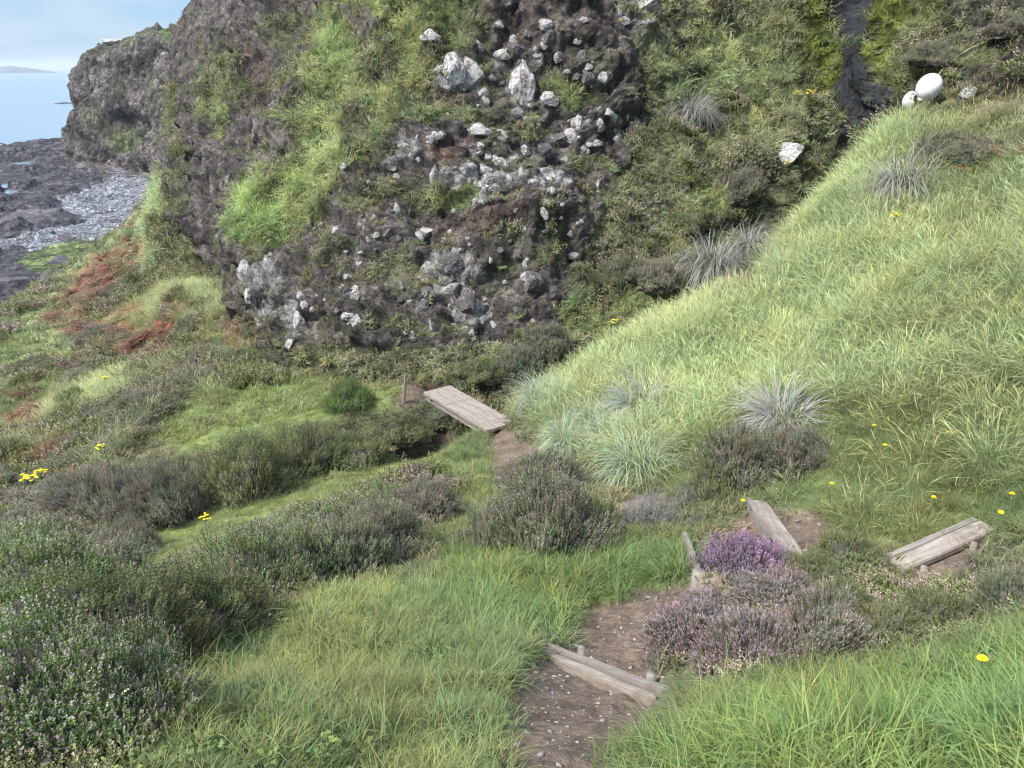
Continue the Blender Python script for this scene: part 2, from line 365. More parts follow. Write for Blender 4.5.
# ------------------------------------------------------------------ materials
def mat(name):
    m = bpy.data.materials.new(name); m.use_nodes = True
    t = m.node_tree
    for n in list(t.nodes): t.nodes.remove(n)
    o = t.nodes.new('ShaderNodeOutputMaterial')
    return m, t, o
def N(t, ty, ins=None, **k):
    n = t.nodes.new(ty)
    for a, b in k.items(): setattr(n, a, b)
    for a, b in (ins or {}).items():
        if isinstance(b, bpy.types.NodeSocket): t.links.new(b, n.inputs[a])
        else: n.inputs[a].default_value = b
    return n
def mixc(t, f, a, b, mode='MIX'):
    n = N(t, 'ShaderNodeMix', data_type='RGBA', blend_type=mode)
    for k, v in (('Factor', f), ('A', a), ('B', b)):
        if isinstance(v, bpy.types.NodeSocket): t.links.new(v, n.inputs[k])
        else: n.inputs[k].default_value = v
    return n.outputs['Result']
def ground_mat(name, rough=.95, lich=True, bump=.35, scale=1.0, spec=.2, rubble=False):
    m, t, o = mat(name)
    at = N(t, 'ShaderNodeAttribute', attribute_name='Col')
    li = N(t, 'ShaderNodeAttribute', attribute_name='lichen')
    tcn = N(t, 'ShaderNodeTexCoord')
    n1 = N(t, 'ShaderNodeTexNoise', {'Vector': tcn.outputs['Object'], 'Scale': 3.0 * scale, 'Detail': 9, 'Roughness': .7})
    n2 = N(t, 'ShaderNodeTexNoise', {'Vector': tcn.outputs['Object'], 'Scale': 22 * scale, 'Detail': 6, 'Roughness': .7})
    r1 = N(t, 'ShaderNodeMapRange', {'Value': n1.outputs['Fac'], 'From Min': .3, 'From Max': .7, 'To Min': .55, 'To Max': 1.45})
    r2 = N(t, 'ShaderNodeMapRange', {'Value': n2.outputs['Fac'], 'From Min': .3, 'From Max': .7, 'To Min': .6, 'To Max': 1.4})
    mu = N(t, 'ShaderNodeMath', {0: r1.outputs[0], 1: r2.outputs[0]}, operation='MULTIPLY')
    c = mixc(t, 1.0, at.outputs['Color'], mu.outputs[0], 'MULTIPLY')
    if lich:
        n3 = N(t, 'ShaderNodeTexNoise', {'Vector': tcn.outputs['Object'], 'Scale': 2.6 * scale, 'Detail': 8, 'Roughness': .75, 'Distortion': .4})
        ad = N(t, 'ShaderNodeMath', {0: n3.outputs['Fac'], 1: li.outputs['Fac']}, operation='ADD')
        lm = N(t, 'ShaderNodeMapRange', {'Value': ad.outputs[0], 'From Min': .98, 'From Max': 1.06})
        c = mixc(t, lm.outputs[0], c, (.46, .425, .38, 1))
    bp = N(t, 'ShaderNodeBump', {'Strength': bump, 'Distance': .06 / scale, 'Height': n2.outputs['Fac']})
    if rubble:
        for sc_, ds_ in ((1.6, .34), (4.5, .14), (12, .04)):
            wv = N(t, 'ShaderNodeVectorMath', {0: tcn.outputs['Object'], 1: n1.outputs['Color']}, operation='ADD')
            vo = N(t, 'ShaderNodeTexVoronoi', {'Vector': wv.outputs[0], 'Scale': sc_ * scale, 'Randomness': 1.0}, feature='F1')
            vc = N(t, 'ShaderNodeSeparateColor', {0: vo.outputs['Color']})
            hh = N(t, 'ShaderNodeMath', {0: vc.outputs[0], 1: vo.outputs['Distance']}, operation='SUBTRACT')
            bp = N(t, 'ShaderNodeBump', {'Strength': .9, 'Distance': ds_ / scale, 'Height': hh.outputs[0], 'Normal': bp.outputs[0]})
            rv_ = N(t, 'ShaderNodeMapRange', {'Value': vc.outputs[1], 'To Min': .62, 'To Max': 1.38})
            c = mixc(t, 1.0, c, rv_.outputs[0], 'MULTIPLY')
    bp2 = N(t, 'ShaderNodeBump', {'Strength': bump, 'Distance': .25 / scale, 'Height': n1.outputs['Fac'], 'Normal': bp.outputs[0]})
    b = N(t, 'ShaderNodeBsdfPrincipled', {'Base Color': c, 'Roughness': rough, 'Normal': bp2.outputs[0], 'Specular IOR Level': spec})
    t.links.new(b.outputs[0], o.inputs[0])
    return m
def leaf_mat(name, col=(1, 1, 1), use_col=True, inst=False, trans=.3, rough=.6, spec=.25, rnd=.25):
    """thin leaves: per-blade colour in Col, per-tuft tint from the instancer, some light passes through"""
    m, t, o = mat(name)
    c = (*col, 1)
    if use_col:
        at = N(t, 'ShaderNodeAttribute', attribute_name='Col')
        c = mixc(t, 1.0, at.outputs['Color'], (*col, 1), 'MULTIPLY')
    if inst:
        ti = N(t, 'ShaderNodeAttribute', attribute_name='tint', attribute_type='INSTANCER')
        c = mixc(t, 1.0, c, ti.outputs['Color'], 'MULTIPLY')
    elif rnd:
        oi = N(t, 'ShaderNodeObjectInfo')
        rr = N(t, 'ShaderNodeMapRange', {'Value': oi.outputs['Random'], 'To Min': 1 - rnd, 'To Max': 1 + rnd})
        c = mixc(t, 1.0, c, rr.outputs[0], 'MULTIPLY')
    b = N(t, 'ShaderNodeBsdfPrincipled', {'Roughness': rough, 'Specular IOR Level': spec, 'Base Color': c})
    tr = N(t, 'ShaderNodeBsdfTranslucent', {'Color': c})
    ms = N(t, 'ShaderNodeMixShader', {0: trans, 1: b.outputs[0], 2: tr.outputs[0]})
    t.links.new(ms.outputs[0], o.inputs[0])
    return m
def plain_mat(name, col, rough=.8, noise=.25, scale=20, bump=.2, spec=.3, dist=.01):
    m, t, o = mat(name)
    tcn = N(t, 'ShaderNodeTexCoord')
    n = N(t, 'ShaderNodeTexNoise', {'Vector': tcn.outputs['Object'], 'Scale': scale, 'Detail': 6, 'Roughness': .65})
    r = N(t, 'ShaderNodeMapRange', {'Value': n.outputs['Fac'], 'From Min': .3, 'From Max': .7, 'To Min': 1 - noise, 'To Max': 1 + noise})
    c = mixc(t, 1.0, (*col, 1), r.outputs[0], 'MULTIPLY')
    bp = N(t, 'ShaderNodeBump', {'Strength': bump, 'Distance': dist, 'Height': n.outputs['Fac']})
    b = N(t, 'ShaderNodeBsdfPrincipled', {'Base Color': c, 'Roughness': rough, 'Normal': bp.outputs[0], 'Specular IOR Level': spec})
    t.links.new(b.outputs[0], o.inputs[0])
    return m
def wood_mat(name, col):
    m, t, o = mat(name)
    tcn = N(t, 'ShaderNodeTexCoord')
    mp = N(t, 'ShaderNodeMapping', {'Vector': tcn.outputs['Object'], 'Scale': (3, 60, 60)})
    n = N(t, 'ShaderNodeTexNoise', {'Vector': mp.outputs[0], 'Scale': 1.2, 'Detail': 8, 'Roughness': .65, 'Distortion': .5})
    n2 = N(t, 'ShaderNodeTexNoise', {'Vector': tcn.outputs['Object'], 'Scale': 7, 'Detail': 6, 'Roughness': .7})
    r = N(t, 'ShaderNodeMapRange', {'Value': n.outputs['Fac'], 'From Min': .3, 'From Max': .62, 'To Min': .5, 'To Max': 1.12})
    c = mixc(t, 1.0, (*col, 1), r.outputs[0], 'MULTIPLY')
    r2 = N(t, 'ShaderNodeMapRange', {'Value': n2.outputs['Fac'], 'From Min': .42, 'From Max': .68, 'To Min': 0, 'To Max': .75})
    c = mixc(t, r2.outputs[0], c, (.17, .125, .10, 1))
    bp = N(t, 'ShaderNodeBump', {'Strength': .5, 'Distance': .006, 'Height': n.outputs['Fac']})
    b = N(t, 'ShaderNodeBsdfPrincipled', {'Base Color': c, 'Roughness': .85, 'Normal': bp.outputs[0], 'Specular IOR Level': .2})
    t.links.new(b.outputs[0], o.inputs[0])
    return m

M_GROUND = ground_mat('ground_cover', lich=False, bump=.4)
M_PATH = ground_mat('trodden_earth', lich=False, bump=.6)
M_CLIFF = ground_mat('basalt_and_turf', bump=.7, rubble=True)
M_HEAD = ground_mat('far_basalt', bump=.7, scale=.25, rubble=True)
M_SHORE = ground_mat('shore_rock', lich=False, bump=.6, scale=.3, rough=.8, rubble=True)
M_WET = ground_mat('wet_rock', lich=False, rough=.4, bump=.7, spec=.25)

# ------------------------------------------------------------------ the lie of the land
G = [  # image x, image y, metres from the eye
 (512,768,2.25),(250,768,2.4),(0,768,2.7),(780,768,2.3),(1024,768,2.45),(-200,900,2.3),(512,950,1.72),(1200,900,2.0),
 (600,672,3.9),(300,670,3.7),(120,680,4.0),(-120,680,4.2),(900,690,3.5),(1024,665,3.75),(1250,640,3.9),(760,700,3.4),
 (620,618,4.75),(450,600,4.9),(230,630,4.7),(40,600,5.6),(-200,600,6),(690,575,5.3),(770,540,5.9),(850,600,4.9),(930,560,5.65),(1024,545,5.75),(1250,500,6),
 (560,545,6.2),(430,530,6.9),(260,575,6.2),(100,580,6.9),(0,570,7.4),(330,540,7.0),
 (510,445,9.7),(493,428,10.6),(470,470,8.9),(600,440,9.0),(655,490,7.5),(700,410,8.8),(740,480,7.2),(850,460,7.1),(1000,465,6.7),(1250,420,6.9),
 (900,380,8.2),(1024,380,7.7),(780,330,10.3),(900,280,10.4),(1024,280,9.3),(1250,280,8.6),(700,305,12.2),(850,195,13.8),(950,190,12.8),(1024,195,11.7),(1250,190,10.8),
 (895,130,16.2),(1000,115,14.3),(1100,95,13.8),(560,392,11.2),(620,352,11.9),(530,410,10.9),(760,272,13.2),(960,104,16.0),
 # beyond the ditch: foot of the cliff
 (455,392,12.4),(415,393,12.6),(370,392,13.6),(330,402,13.3),(230,425,13.2),(285,372,15.4),(150,432,13.6),(190,455,12.4),(300,440,11.8),(380,425,12.0),
 (250,480,10.6),(150,520,9.6),(60,545,9.4),(430,462,10.0),(350,490,9.0),(200,540,8.3),(90,566,8.0),
 (0,500,13.0),(60,470,14.0),(-200,520,13),(0,430,21.0),(90,405,19.5),(150,362,21.0),(205,335,22.0),(255,312,19.5),(-250,450,20),
 (0,360,35),(80,295,46),(130,252,55),(162,196,63),(105,330,32),(150,288,37),(-200,400,34),(0,314,56),(50,278,60),(205,285,30),(235,290,24)]
gp = np.array([tuple(pt(*g)) for g in G])
EXTRA = []   # direction (image x at the horizon line), horizontal metres, height over the sea
def at_r(px, r, z):
    a = math.atan2((px - 512) / FPX, cp + sp * (384 - 200) / FPX)
    EXTRA.append((r * math.sin(a), r * math.cos(a), z))
for px, r, z in [(470,12.0,12.1),(430,11.2,12.35),(555,12.6,12.4),(620,13.6,12.9),(690,14.3,13.4),(760,15.4,14.2),(830,17.0,15.1),(885,18.2,16.2),
                 (470,18,12.0),(620,20,12.5),(760,20,13.5),(885,24,15),(1000,22,16),(1150,20,16),(330,19,12),(250,28,10.5),
                 (165,78,3.0),(130,74,2.0),(90,72,1.6),(50,70,1.5),(0,66,1.6),(-120,62,1.6),(-250,62,1.6),
                 (150,100,.9),(100,100,.7),(40,100,.6),(-120,100,.3),(150,150,1),(100,150,.6),(40,150,.35),(-150,150,-.6),
                 (200,90,2),(300,80,4),(500,60,9),(800,60,11),(1100,60,12),(300,200,2),(600,200,4),(1100,200,6),
                 (90,205,.7),(55,205,.9),(20,215,.7),(-20,200,-.3),(-150,220,-2),(60,238,.6),(10,245,-.5),(80,262,-1.5),(0,290,-4),(300,300,-2),(900,300,-2),(200,400,-6),(900,400,-6),(-200,400,-8)]:
    at_r(px, r, z)
for a_ in (-62, -48, -34, -18, 0, 18, 34, 48, 62):
    for r_, z_ in ((.5, 16.42), (1.1, 16.40)):
        EXTRA.append((r_ * math.sin(R(a_)), r_ * math.cos(R(a_)), z_))
for a_, r_, z_ in ((-60, 3, 15.9), (-60, 6, 14.6), (60, 3, 16.1), (60, 6, 15.6), (-50, 10, 12.5), (50, 10, 16)):
    EXTRA.append((r_ * math.sin(R(a_)), r_ * math.cos(R(a_)), z_))
gp = np.vstack([gp, np.array(EXTRA)])
def lp(x, y):
    r = np.maximum(np.hypot(x, y), .3)
    return np.stack([np.arctan2(x, y) * 1.6, np.log(r)], 1)
C = lp(gp[:, 0], gp[:, 1])
def tps_k(A, B):
    d2 = ((A[:, None, :] - B[None]) ** 2).sum(2)
    return .5 * d2 * np.log(d2 + 1e-12)
n_ = len(C)
A_ = np.zeros((n_ + 3, n_ + 3)); A_[:n_, :n_] = tps_k(C, C) + np.eye(n_) * 2e-4
A_[:n_, n_] = 1; A_[:n_, n_ + 1:] = C; A_[n_, :n_] = 1; A_[n_ + 1:, :n_] = C.T
W_ = np.linalg.solve(A_, np.concatenate([gp[:, 2] - CAMZ, [0, 0, 0]]))
def zbase(x, y):
    q = lp(x, y); o_ = np.empty(len(x))
    for i in range(0, len(x), 40000):
        s = q[i:i + 40000]
        o_[i:i + 40000] = tps_k(s, C) @ W_[:n_] + W_[n_] + s @ W_[n_ + 1:]
    return o_ + CAMZ
# grid that is finer near the viewer, like the detail one sees there
TH = np.radians(np.linspace(-50, 48, 760)); RR = np.geomspace(.55, 430, 760)
T2, R2 = np.meshgrid(TH, RR)
gx, gy = (R2 * np.sin(T2)).ravel(), (R2 * np.cos(T2)).ravel()
gz = zbase(gx, gy)
P = np.stack([gx, gy, gz], 1)
cw = classes(P)
rr_ = R2.ravel()
nz = fbm(P * np.array([.9, .9, .9]), 4) * .09 + fbm(P * 4.0, 3) * .022
far = sstep(14, 30, rr_)
nz = nz * (1 - far) + far * (fbm(P * .35, 5) * .45)
sh = cw[:, CI['shore']] * sstep(50, 64, rr_); sc_ = cw[:, CI['scree']]
f1, f2, fv = worley(P * np.array([.22, .10, .3]))
nz = nz * (1 - sh * .7) + sh * ((f2 - f1) * 1.1 + fv * 1.3 - .6 + fbm(P * .5, 4) * .5)
dirt = cw[:, CI['dirt']]
nz = nz * (1 - .5 * dirt) - dirt * .035 + dirt * fbm(P * 9, 3) * .012
heath = cw[:, CI['heather']] * sstep(7, 10, rr_)
h1, h2, hv = worley(P * np.array([1.1, 1.1, .4]) * np.where(rr_ > 17, .55, 1)[:, None])
nz = nz + heath * np.where(rr_ > 17, .5, .22) * (1 - h1) * sstep(80, 60, rr_)
P[:, 2] += nz
inl = (rr_ > 52) & (rr_ < 188)
P[:, 2] = np.where(inl, np.maximum(P[:, 2], .3 + .25 * fbm(P * .3, 3) + .3 * sstep(100, 60, rr_)), P[:, 2])
pools = [(20, 160, 13, 3.4), (8, 186, 12, 5), (25, 130, 8, 2), (5, 140, 9, 2.5), (90, 200, 6, 1.5)]
DITCH = [(5.6, 16.6), (3.6, 15.2), (1.7, 13.5), (.35, 12.15), (-.68, 10.95), (-1.7, 10.15), (-3.0, 9.8)]
dd = np.full(len(P), 99.)
for (ax, ay), (bx, by) in zip(DITCH, DITCH[1:]):
    tt = np.clip(((P[:, 0] - ax) * (bx - ax) + (P[:, 1] - ay) * (by - ay)) / ((bx - ax) ** 2 + (by - ay) ** 2), 0, 1)
    dd = np.minimum(dd, np.hypot(P[:, 0] - ax - tt * (bx - ax), P[:, 1] - ay - tt * (by - ay)))
P[:, 2] -= .75 * np.exp(-(dd / .5) ** 2) * np.clip(1.3 - .5 * np.hypot(P[:, 0] + .7, P[:, 1] - 10.95) / 2.2, .35, 1)
u, v = project(P)
for (a, b, c, d) in pools:
    P[:, 2] -= sstep(1.3, .6, np.hypot((u - a) / c, (v - b) / d)) * np.where(rr_ > 80, 1, 0) * (P[:, 2] + .35)
nr, nc = len(RR), len(TH)
ii = np.arange((nr - 1) * nc).reshape(nr - 1, nc)[:, :-1].ravel()
GF = np.stack([ii, ii + 1, ii + nc + 1, ii + nc], 1)
hz_ = cw[:, CI['heather']] * sstep(10, 13, rr_) * sstep(75, 60, rr_)
for cls_, off_, lo_, am_ in (('straw', 0, -.05, .75), ('bracken', 60, .0, .8), ('grass', 90, .1, .7)):
    mv = hz_ * sstep(lo_, lo_ + .25, fbm(P * np.where(rr_ > 24, .28, .5)[:, None] + off_, 4)) * am_
    mv = np.minimum(mv, cw[:, CI['heather']])
    cw[:, CI['heather']] -= mv; cw[:, CI[cls_]] += mv
GP = P; GC = cw
def colour(cw, P, var=.22, sc=.6):
    c = cw @ ALB
    return c * (1 + var * fbm(P * sc, 4))[:, None]
def part_of(V, F, colr, sel, name, m, extra=None):
    f = F[sel]; idx, inv = np.unique(f, return_inverse=True)
    return mesh_np(name, V[idx], inv.reshape(f.shape), m, col=colr[idx], attrs={k: x[idx] for k, x in (extra or {}).items()})
gcol = colour(cw, P)
fr = rr_[GF].mean(1); fd = dirt[GF].mean(1)
is_path = (fd > .55) & (fr < 14)
hill = part_of(GP, GF, gcol, ~is_path & (fr < 66), 'hillside', M_GROUND)
tag(hill, kind='structure')
pth = part_of(GP, GF, gcol, is_path, 'footpath', M_PATH); tag(pth, kind='structure')
shore = part_of(GP, GF, gcol, fr >= 66, 'shore', M_SHORE); tag(shore, kind='structure')

# ------------------------------------------------------------------ cliffs: lofted through measured profiles
def loft(cols, nu, nv):
    Pc = np.array([[tuple(pt(*q)) if len(q) == 3 else q[:3] for q in c] for c in cols])   # (ncol, nrow, 3)
    def cr_axis(A, n):
        m = A.shape[0]
        seg = np.linalg.norm(np.diff(A.reshape(m, -1), axis=0).reshape(m - 1, -1, 3), axis=2).mean(1)
        eye = np.linalg.norm(A.reshape(m, -1, 3) - np.array([0, 0, CAMZ]), axis=2).mean(1)
        seg = seg / (.5 * (eye[1:] + eye[:-1])) + 1e-4
        cum = np.concatenate([[0], np.cumsum(seg)]); s = np.linspace(0, cum[-1], n)
        i = np.clip(np.searchsorted(cum, s, 'right') - 1, 0, m - 2); t = (s - cum[i]) / seg[i]
        p0, p1, p2, p3 = A[np.maximum(i - 1, 0)], A[i], A[i + 1], A[np.minimum(i + 2, m - 1)]
        t = t.reshape((-1,) + (1,) * (A.ndim - 1))
        return .5 * (2 * p1 + (p2 - p0) * t + (2 * p0 - 5 * p1 + 4 * p2 - p3) * t ** 2 + (3 * p1 - p0 - 3 * p2 + p3) * t ** 3)
    A = cr_axis(Pc, nu)
    A = cr_axis(np.swapaxes(A, 0, 1), nv)         # (nv, nu, 3)
    nrm = np.cross(np.gradient(A, axis=1), np.gradient(A, axis=0)); nrm /= np.linalg.norm(nrm, axis=2)[..., None] + 1e-9
    V = A.reshape(-1, 3); Nn = nrm.reshape(-1, 3)
    if (Nn * (V - np.array([0, 0, CAMZ]))).sum() > 0: Nn = -Nn
    i = np.arange((nv - 1) * nu).reshape(nv - 1, nu)[:, :-1].ravel()
    return V.copy(), Nn, np.stack([i, i + 1, i + nu + 1, i + nu], 1)

COLS = [
 [(1290,330,11),(1260,150,12.4),(1240,60,14),(1230,-40,16),(1230,-160,18.5),(1230,-300,22)],
 [(1065,140,14.2),(1055,100,14.8),(1048,50,15.8),(1042,0,17),(1040,-90,19),(1040,-230,22.5)],
 [(962,135,15.9),(957,106,16.3),(950,60,17.2),(945,20,18.2),(945,-70,20.2),(945,-210,23.5)],
 [(892,165,17.8),(888,128,18.2),(880,75,18.9),(874,25,19.7),(874,-70,21.2),(874,-210,24.5)],
 [(858,170,18.0),(856,135,18.5),(850,75,19.4),(848,20,20.1),(848,-70,21.8),(848,-210,25.5)],
 [(820,215,17.2),(816,175,17.8),(814,100,18.9),(812,30,19.8),(812,-70,21.5),(812,-210,24.5)],
 [(764,335,15.0),(758,292,15.5),(750,200,16.8),(745,100,18.3),(740,0,20),(740,-180,23.5)],
 [(692,375,14.2),(686,325,14.7),(680,220,16),(672,110,17.5),(665,0,19),(660,-180,22.5)],
 [(612,405,13.3),(606,355,13.8),(600,250,15),(595,130,16.6),(590,0,18.2),(590,-180,21.5)],
 [(532,440,12.9),(528,390,13.1),(520,290,14.2),(515,150,16),(510,0,17.8),(510,-180,21.5)],
 [(452,430,12.8),(450,384,13.1),(445,290,14),(440,150,15.8),(445,0,17.8),(455,-180,21.5)],
 [(370,425,13.6),(370,384,13.9),(366,300,14.7),(375,150,16.4),(405,0,18.6),(425,-180,22.5)],
 [(283,410,15.3),(283,364,15.8),(285,290,16.4),(318,160,18),(380,0,20),(415,-180,24)],
 [(250,350,17.2),(248,308,17.6),(248,240,18.2),(296,120,20),(352,0,22),(395,-180,26)],
 [(246,335,22),(244,296,23),(248,225,24),(300,100,25.5),(335,0,28),(365,-180,33)],
 [(200,330,28.5),(200,292,30),(206,220,32),(238,110,35),(272,0,39),(300,-180,45)],
 [(162,330,35),(160,294,36.3),(170,225,39),(190,110,45),(216,0,52),(236,-130,60)],
 [(146,315,38.5),(149,284,41),(162,205,45),(175,105,54),(182,40,62),(196,6,70)],
 [(156,260,58),(162,215,61),(170,175,66),(179,105,76),(187,46,84),(204,2,94)],
]
V, Nn, CF = loft(COLS, 800, 560)
cw = classes(V, 1.2)
dist = np.linalg.norm(V - np.array([0, 0, CAMZ]), axis=1)
amp = 1 + .7 * sstep(22, 40, dist)
rk = cw[:, [CI['rock'], CI['wet'], CI['soil'], CI['redsoil']]].sum(1)
q = V * 1.0
big = fbm(q * .42, 5) * .5 + sstep(19, 30, dist) * fbm(q * .2 + 5, 3) * .5
b1, b2, bv = worley((q + .25 * fbm(q * 1.2, 2)[:, None]) * np.array([.8, .8, .7]))
s1, s2, sv = worley((q + .1 * fbm(q * 3, 2)[:, None]) * np.array([2.2, 2.2, 1.9]))
t1, t2, tv = worley(q * np.array([5.5, 5.5, 5.0]))
fw_ = sstep(17, 22, dist)
g1, g2, gv = worley((q + .6 * fbm(q * .5, 2)[:, None]) * np.array([.3, .3, .22]))
rid = lambda x: 1 - 2 * np.abs(perlin(x))
wq = q + .5 * np.stack([perlin(q * .6 + 3), perlin(q * .6 + 13), perlin(q * .6 + 23)], 1)
crag_n = (bv - .5) * .16 - .06 * sstep(.25, 0, b2 - b1) + (sv - .5) * .11 - .04 * sstep(.25, 0, s2 - s1) + (tv - .5) * .055 - .02 * sstep(.25, 0, t2 - t1) + fbm(q * 3, 5) * .10 + np.clip(np.sin(q[:, 2] * 4.2 + fbm(q * .55, 3) * 5), -.35, .8) * .15 + np.clip(rid(q * np.array([.7, .7, .25]) + 70), -.2, 1) * .14
crag_f = rid(wq * np.array([.34, .34, .16])) * .22 + rid(wq * np.array([.9, .9, .35]) + 7) * .13 + np.clip(np.sin(q[:, 2] * 3.1 + fbm(q * .5, 3) * 4), -.2, .7) * .12 + fbm(q * 2.2, 4) * .11
crag = crag_n * (1 - fw_) + crag_f * fw_
strata = (np.sin(q[:, 2] * 3.6 + fbm(q * .7, 3) * 3.5)) * .13 * sstep(20, 27, dist)
soft = fbm(q * 1.6, 4) * .16 + (.5 - s1) * .12
V = V + Nn * ((1 - .6 * sstep(34, 50, dist)) * amp * (big + rk * (crag + strata) + (1 - rk) * soft))[:, None]
V[:, 2] += (rk * amp * .12 * (sv - .5))
wet = cw[:, CI['wet']]
CV, CN, CC = V, Nn, cw
# bare rock shows through the turf where the face steepens and at block edges
edge = sstep(.22, .02, s2 - s1)
mixr = np.clip(sstep(.05, .55, fbm(q * 1.3 + 9, 4)) * .85, 0, 1)[:, None]
cc = cw.copy()
gr = cc[:, CI['turf']:CI['turf'] + 1] * mixr * .55
one = np.zeros(len(CL)); one[CI['soil']] = 1
cc = cc - gr * np.eye(len(CL))[CI['turf']] + gr * one
mixt = (sstep(.15, .7, fbm(q * .9 + 31, 4)) * (.5 - .35 * fw_))[:, None] * cc[:, CI['rock']:CI['rock'] + 1]
cc = cc - mixt * np.eye(len(CL))[CI['rock']] + mixt * np.eye(len(CL))[CI['turf']]
ccol = colour(cc, V, .25, .8)
ccol *= (1 + rk * (.55 * (sv - .5) + .35 * (tv - .5)))[:, None]
u, v = project(V)
lz = np.zeros(len(V))
for (x, y, a, b, s) in [(460,75,26,22,.5),(520,88,18,26,.5),(490,165,60,34,.30),(640,8,30,18,.5),(788,150,16,18,.45),(480,185,34,24,.36),(550,180,26,16,.34),(450,275,50,34,.30),
                        (560,75,60,26,.12),(600,120,50,20,.22),(470,310,30,20,.34),(430,280,20,30,.32),(262,290,26,40,.36),(290,320,14,34,.34),(225,185,10,14,.3),(600,165,16,30,.26),
                        (690,60,60,14,.06),(400,150,24,18,.36),(330,180,14,8,.3),(170,110,4,12,.3),(1010,70,20,12,.2),(965,95,10,8,.4),(480,20,40,20,.22), (350,235,60,50,.16),(180,300,24,24,.22),(560,310,20,20,.2)]:
    lz = np.maximum(lz, s * sstep(1.25, .5, np.hypot((u - x) / a, (v - y) / b)))
lz = (lz + np.where(lz > .05, .19, .12)) * np.clip(rk * 1.2 + .2, 0, 1) + .08 * sv
fw = wet[CF].mean(1)
cliff = part_of(CV, CF, ccol, fw <= .6, 'cliff', M_CLIFF, {'lichen': lz}); tag(cliff, kind='structure')
wf = part_of(CV, CF, ccol, fw > .6, 'waterfall', M_WET)
tag(wf, 'thin trickling waterfall on black wet rock between mossy banks', 'waterfall', kind='structure')

HC = [
 [(74,160,250),(75,120,250),(78,85,250),(84,62,250),(98,58,300)],
 [(66,158,194),(70,118,196),(78,78,198),(84,58,200),(92,56,240)],
 [(98,168,176),(101,122,178),(104,76,181),(107,50,184),(112,47,230)],
 [(134,174,160),(136,122,163),(139,76,166),(141,42,170),(144,40,220)],
 [(164,180,146),(166,122,149),(168,76,152),(170,36,156),(172,35,210)],
 [(215,186,138),(217,122,141),(219,76,144),(222,28,148),(224,28,200)]]
V, Nn, HF = loft(HC, 300, 240)
cw = classes(V, .35)
rk = cw[:, CI['rock']]
q = V / 9.
b1, b2, bv = worley(q * np.array([1.1, 1.1, .9])); s1, s2, sv = worley(q * np.array([3.2, 3.2, 1.6]))
d = fbm(q * .6, 5) * 1.5 + rk * ((bv - .5) * 1.1 - .6 * sstep(.2, 0, b2 - b1) + (sv - .5) * .8 - .4 * sstep(.2, 0, s2 - s1) + np.sin(q[:, 2] * 5 + fbm(q, 3) * 2.5) * .35 + fbm(V * np.array([.55, .55, .06]), 3) * .9)
u, v = project(V)
alc = sstep(1.2, .7, np.hypot((u - 122) / 26, (v - 132) / 22))
d -= alc * 2.5
top = np.tile(np.repeat([1, .0], [190, 50])[:, None], (1, 300)).ravel()
V = V + Nn * (d * np.where(top > 0, 1, .15))[:, None]
hcol = .8 * colour(cw, V, .25, .08) * (1 + rk * .5 * (sv - .5))[:, None]
hl = .10 * np.ones(len(V))
head = mesh_np('headland', V, HF, M_HEAD, col=hcol, attrs={'lichen': hl}); tag(head, kind='structure')
HV = V

# sea with small waves
m, t, o = mat('sea_water')
tcn = N(t, 'ShaderNodeTexCoord')
n1 = N(t, 'ShaderNodeTexNoise', {'Vector': tcn.outputs['Object'], 'Scale': .16, 'Detail': 6, 'Roughness': .6})
n2 = N(t, 'ShaderNodeTexNoise', {'Vector': tcn.outputs['Object'], 'Scale': .02, 'Detail': 4})
bp = N(t, 'ShaderNodeBump', {'Strength': .6, 'Distance': 1.2, 'Height': n1.outputs['Fac']})
cc_ = mixc(t, n2.outputs['Fac'], (.13, .19, .22, 1), (.18, .24, .27, 1))
b = N(t, 'ShaderNodeBsdfPrincipled', {'Base Color': cc_, 'Roughness': .22, 'IOR': 1.33, 'Normal': bp.outputs[0]})
t.links.new(b.outputs[0], o.inputs[0])
mb = MB(); E = 15000
vs = [mb.bm.verts.new(q) for q in ((-E / 2, -60, 0), (E / 2, -60, 0), (E / 2, E, 0), (-E / 2, E, 0))]
mb.bm.faces.new(vs)
tag(mb.build('sea', m), kind='structure')
# far island on the horizon
def far_island():
    nx, ny = 160, 24
    X, Y = np.meshgrid(np.linspace(-1, 1, nx), np.linspace(-1, 1, ny))
    prof = np.interp(X, [-1, -.7, -.35, .1, .45, .7, 1], [-3, 14, 24, 27, 17, 9, -3])
    Z = prof * np.clip(1.15 - Y ** 2 * 1.2, -.1, 1) + fbm(np.stack([X.ravel() * 7, Y.ravel() * 3, X.ravel() * 0], 1), 4).reshape(X.shape) * 4 - .5
    c0 = pt(8, 69, 1); dirv = Vector((c0.x, c0.y, 0)).normalized(); side = Vector((dirv.y, -dirv.x, 0))
    D = 4200.
    ctr = dirv * D
    Vv = np.stack([ctr.x + side.x * X * 205 + dirv.x * Y * 110, ctr.y + side.y * X * 205 + dirv.y * Y * 110, Z], 2).reshape(-1, 3)
    i = np.arange((ny - 1) * nx).reshape(ny - 1, nx)[:, :-1].ravel()
    return mesh_np('island', Vv, np.stack([i, i + 1, i + nx + 1, i + nx], 1), ground_mat('island_ground', lich=False, scale=.01), col=np.full((len(Vv), 3), .11))
tag(far_island(), kind='structure')

